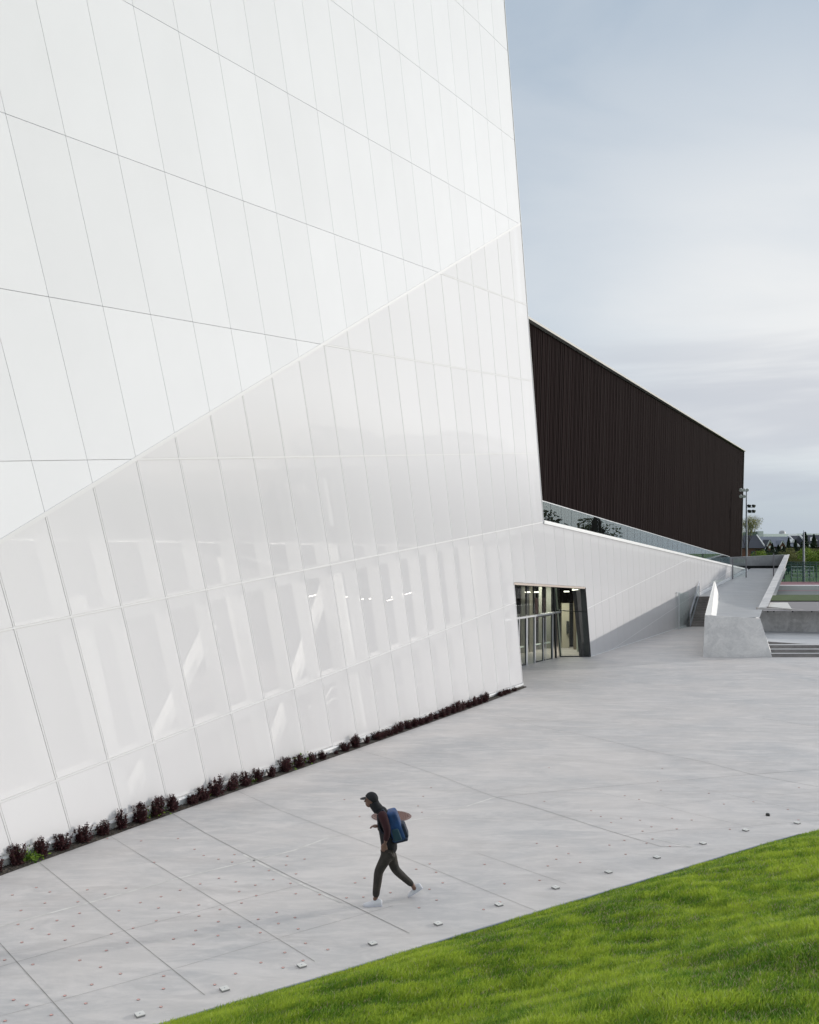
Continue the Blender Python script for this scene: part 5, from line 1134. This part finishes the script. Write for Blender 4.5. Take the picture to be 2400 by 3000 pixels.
rbox(bc+fw*.04-up*.235, fw, ay, up, .11, .14, .035, M_navy, 'bag_base', .03, bag)
for s_ in (-.13, .13):
    stp = MB()
    pts = [bc+up*.22-fw*.08+V(0, s_, 0), pz(655, 520, s_)+V(0, 0, .03), pz(575, 590, s_), pz(575, 720, s_), pz(640, 850, s_), bc-up*.2-fw*.08+V(0, s_, 0)]
    for a, b in zip(pts[:-1], pts[1:]): stp.bar(a, b, .045, .012, (0, 1, 0))
    child(stp, 'shoulder_strap', M_navy, bag)
# shoes
def shoe(heel, toe, lift, name_y, label=None):
    d = toe-heel; L_ = np.linalg.norm(d); d = d/L_; s_ = nrm(np.cross(V(0, 0, 1), d)); u = np.cross(d, s_); mb = MB(); so_ = MB(); n = 14
    prof = [(0, .030, .080), (.06, .038, .105), (.22, .041, .118), (.40, .042, .105), (.58, .047, .080), (.78, .049, .062), (.93, .040, .050), (1., .022, .034)]
    rings = []
    for t, w, h in prof:
        c_ = heel+d*L_*t; ring = []
        for i in range(n):
            a = math.pi*2*i/n; x = math.cos(a)*w; z = .022+max(0, math.sin(a))*(h-.02)+min(0, math.sin(a))*.006; ring.append(c_+s_*x*(1-.35*max(0, math.sin(a)))+u*z)
        rings.append(ring)
    mb.add([p for r_ in rings for p in r_], [(k*n+i, (k+1)*n+i, (k+1)*n+(i+1) % n, k*n+(i+1) % n) for k in range(len(rings)-1) for i in range(n)]+[tuple(range(n)), tuple(range((len(rings)-1)*n+n-1, (len(rings)-1)*n-1, -1))])
    so_r = [(heel+d*L_*t+s_*x*(w+.004)+u*z) for z in (0, .024) for t, w, h in prof for x in (-1, 1)]
    k = len(prof); f_ = []
    for z in (0, 1):
        for i in range(k-1): q = (z*2*k+2*i, z*2*k+2*i+1, z*2*k+2*i+3, z*2*k+2*i+2); f_.append(q if z else q[::-1])
    for i in range(k-1):
        for e in (0, 1): q = (2*i+e, 2*i+2+e, 2*k+2*i+2+e, 2*k+2*i+e); f_.append(q)
    f_ += [(0, 1, 2*k+1, 2*k), (2*k-2, 2*k-1, 4*k-1, 4*k-2)]
    so_.add(so_r, f_); s1_ = child(mb, 'shoe', M_shoe, person, True)
    o = so_.obj('sole', M_sole, s1_); o.data.transform(Matrix.Translation(-Vector(person.location)))
    la = MB()
    for t in (.42, .5, .58): la.bar(heel+d*L_*t+u*(.088-.12*(t-.42))-s_*.022, heel+d*L_*t+u*(.088-.12*(t-.42))+s_*.022, .008, .005)
    o = la.obj('laces', M_shoe, s1_); o.data.transform(Matrix.Translation(-Vector(person.location)))
nh = pz(648, 1985, -.08); nto = pz(345, 1985, -.10); nh[2] = .002; nto[2] = .002; shoe(nh, nto, 0, 0)
fh = pz(1262, 1700, .27); ft = pz(1075, 1885, .25); ft = Py(1196.6, 2630, 15.40); ft[2] = .006; fh = Py(1241, 2600, 15.42); fh = ft+nrm(fh-ft)*.285; shoe(fh, ft, 0, 0)
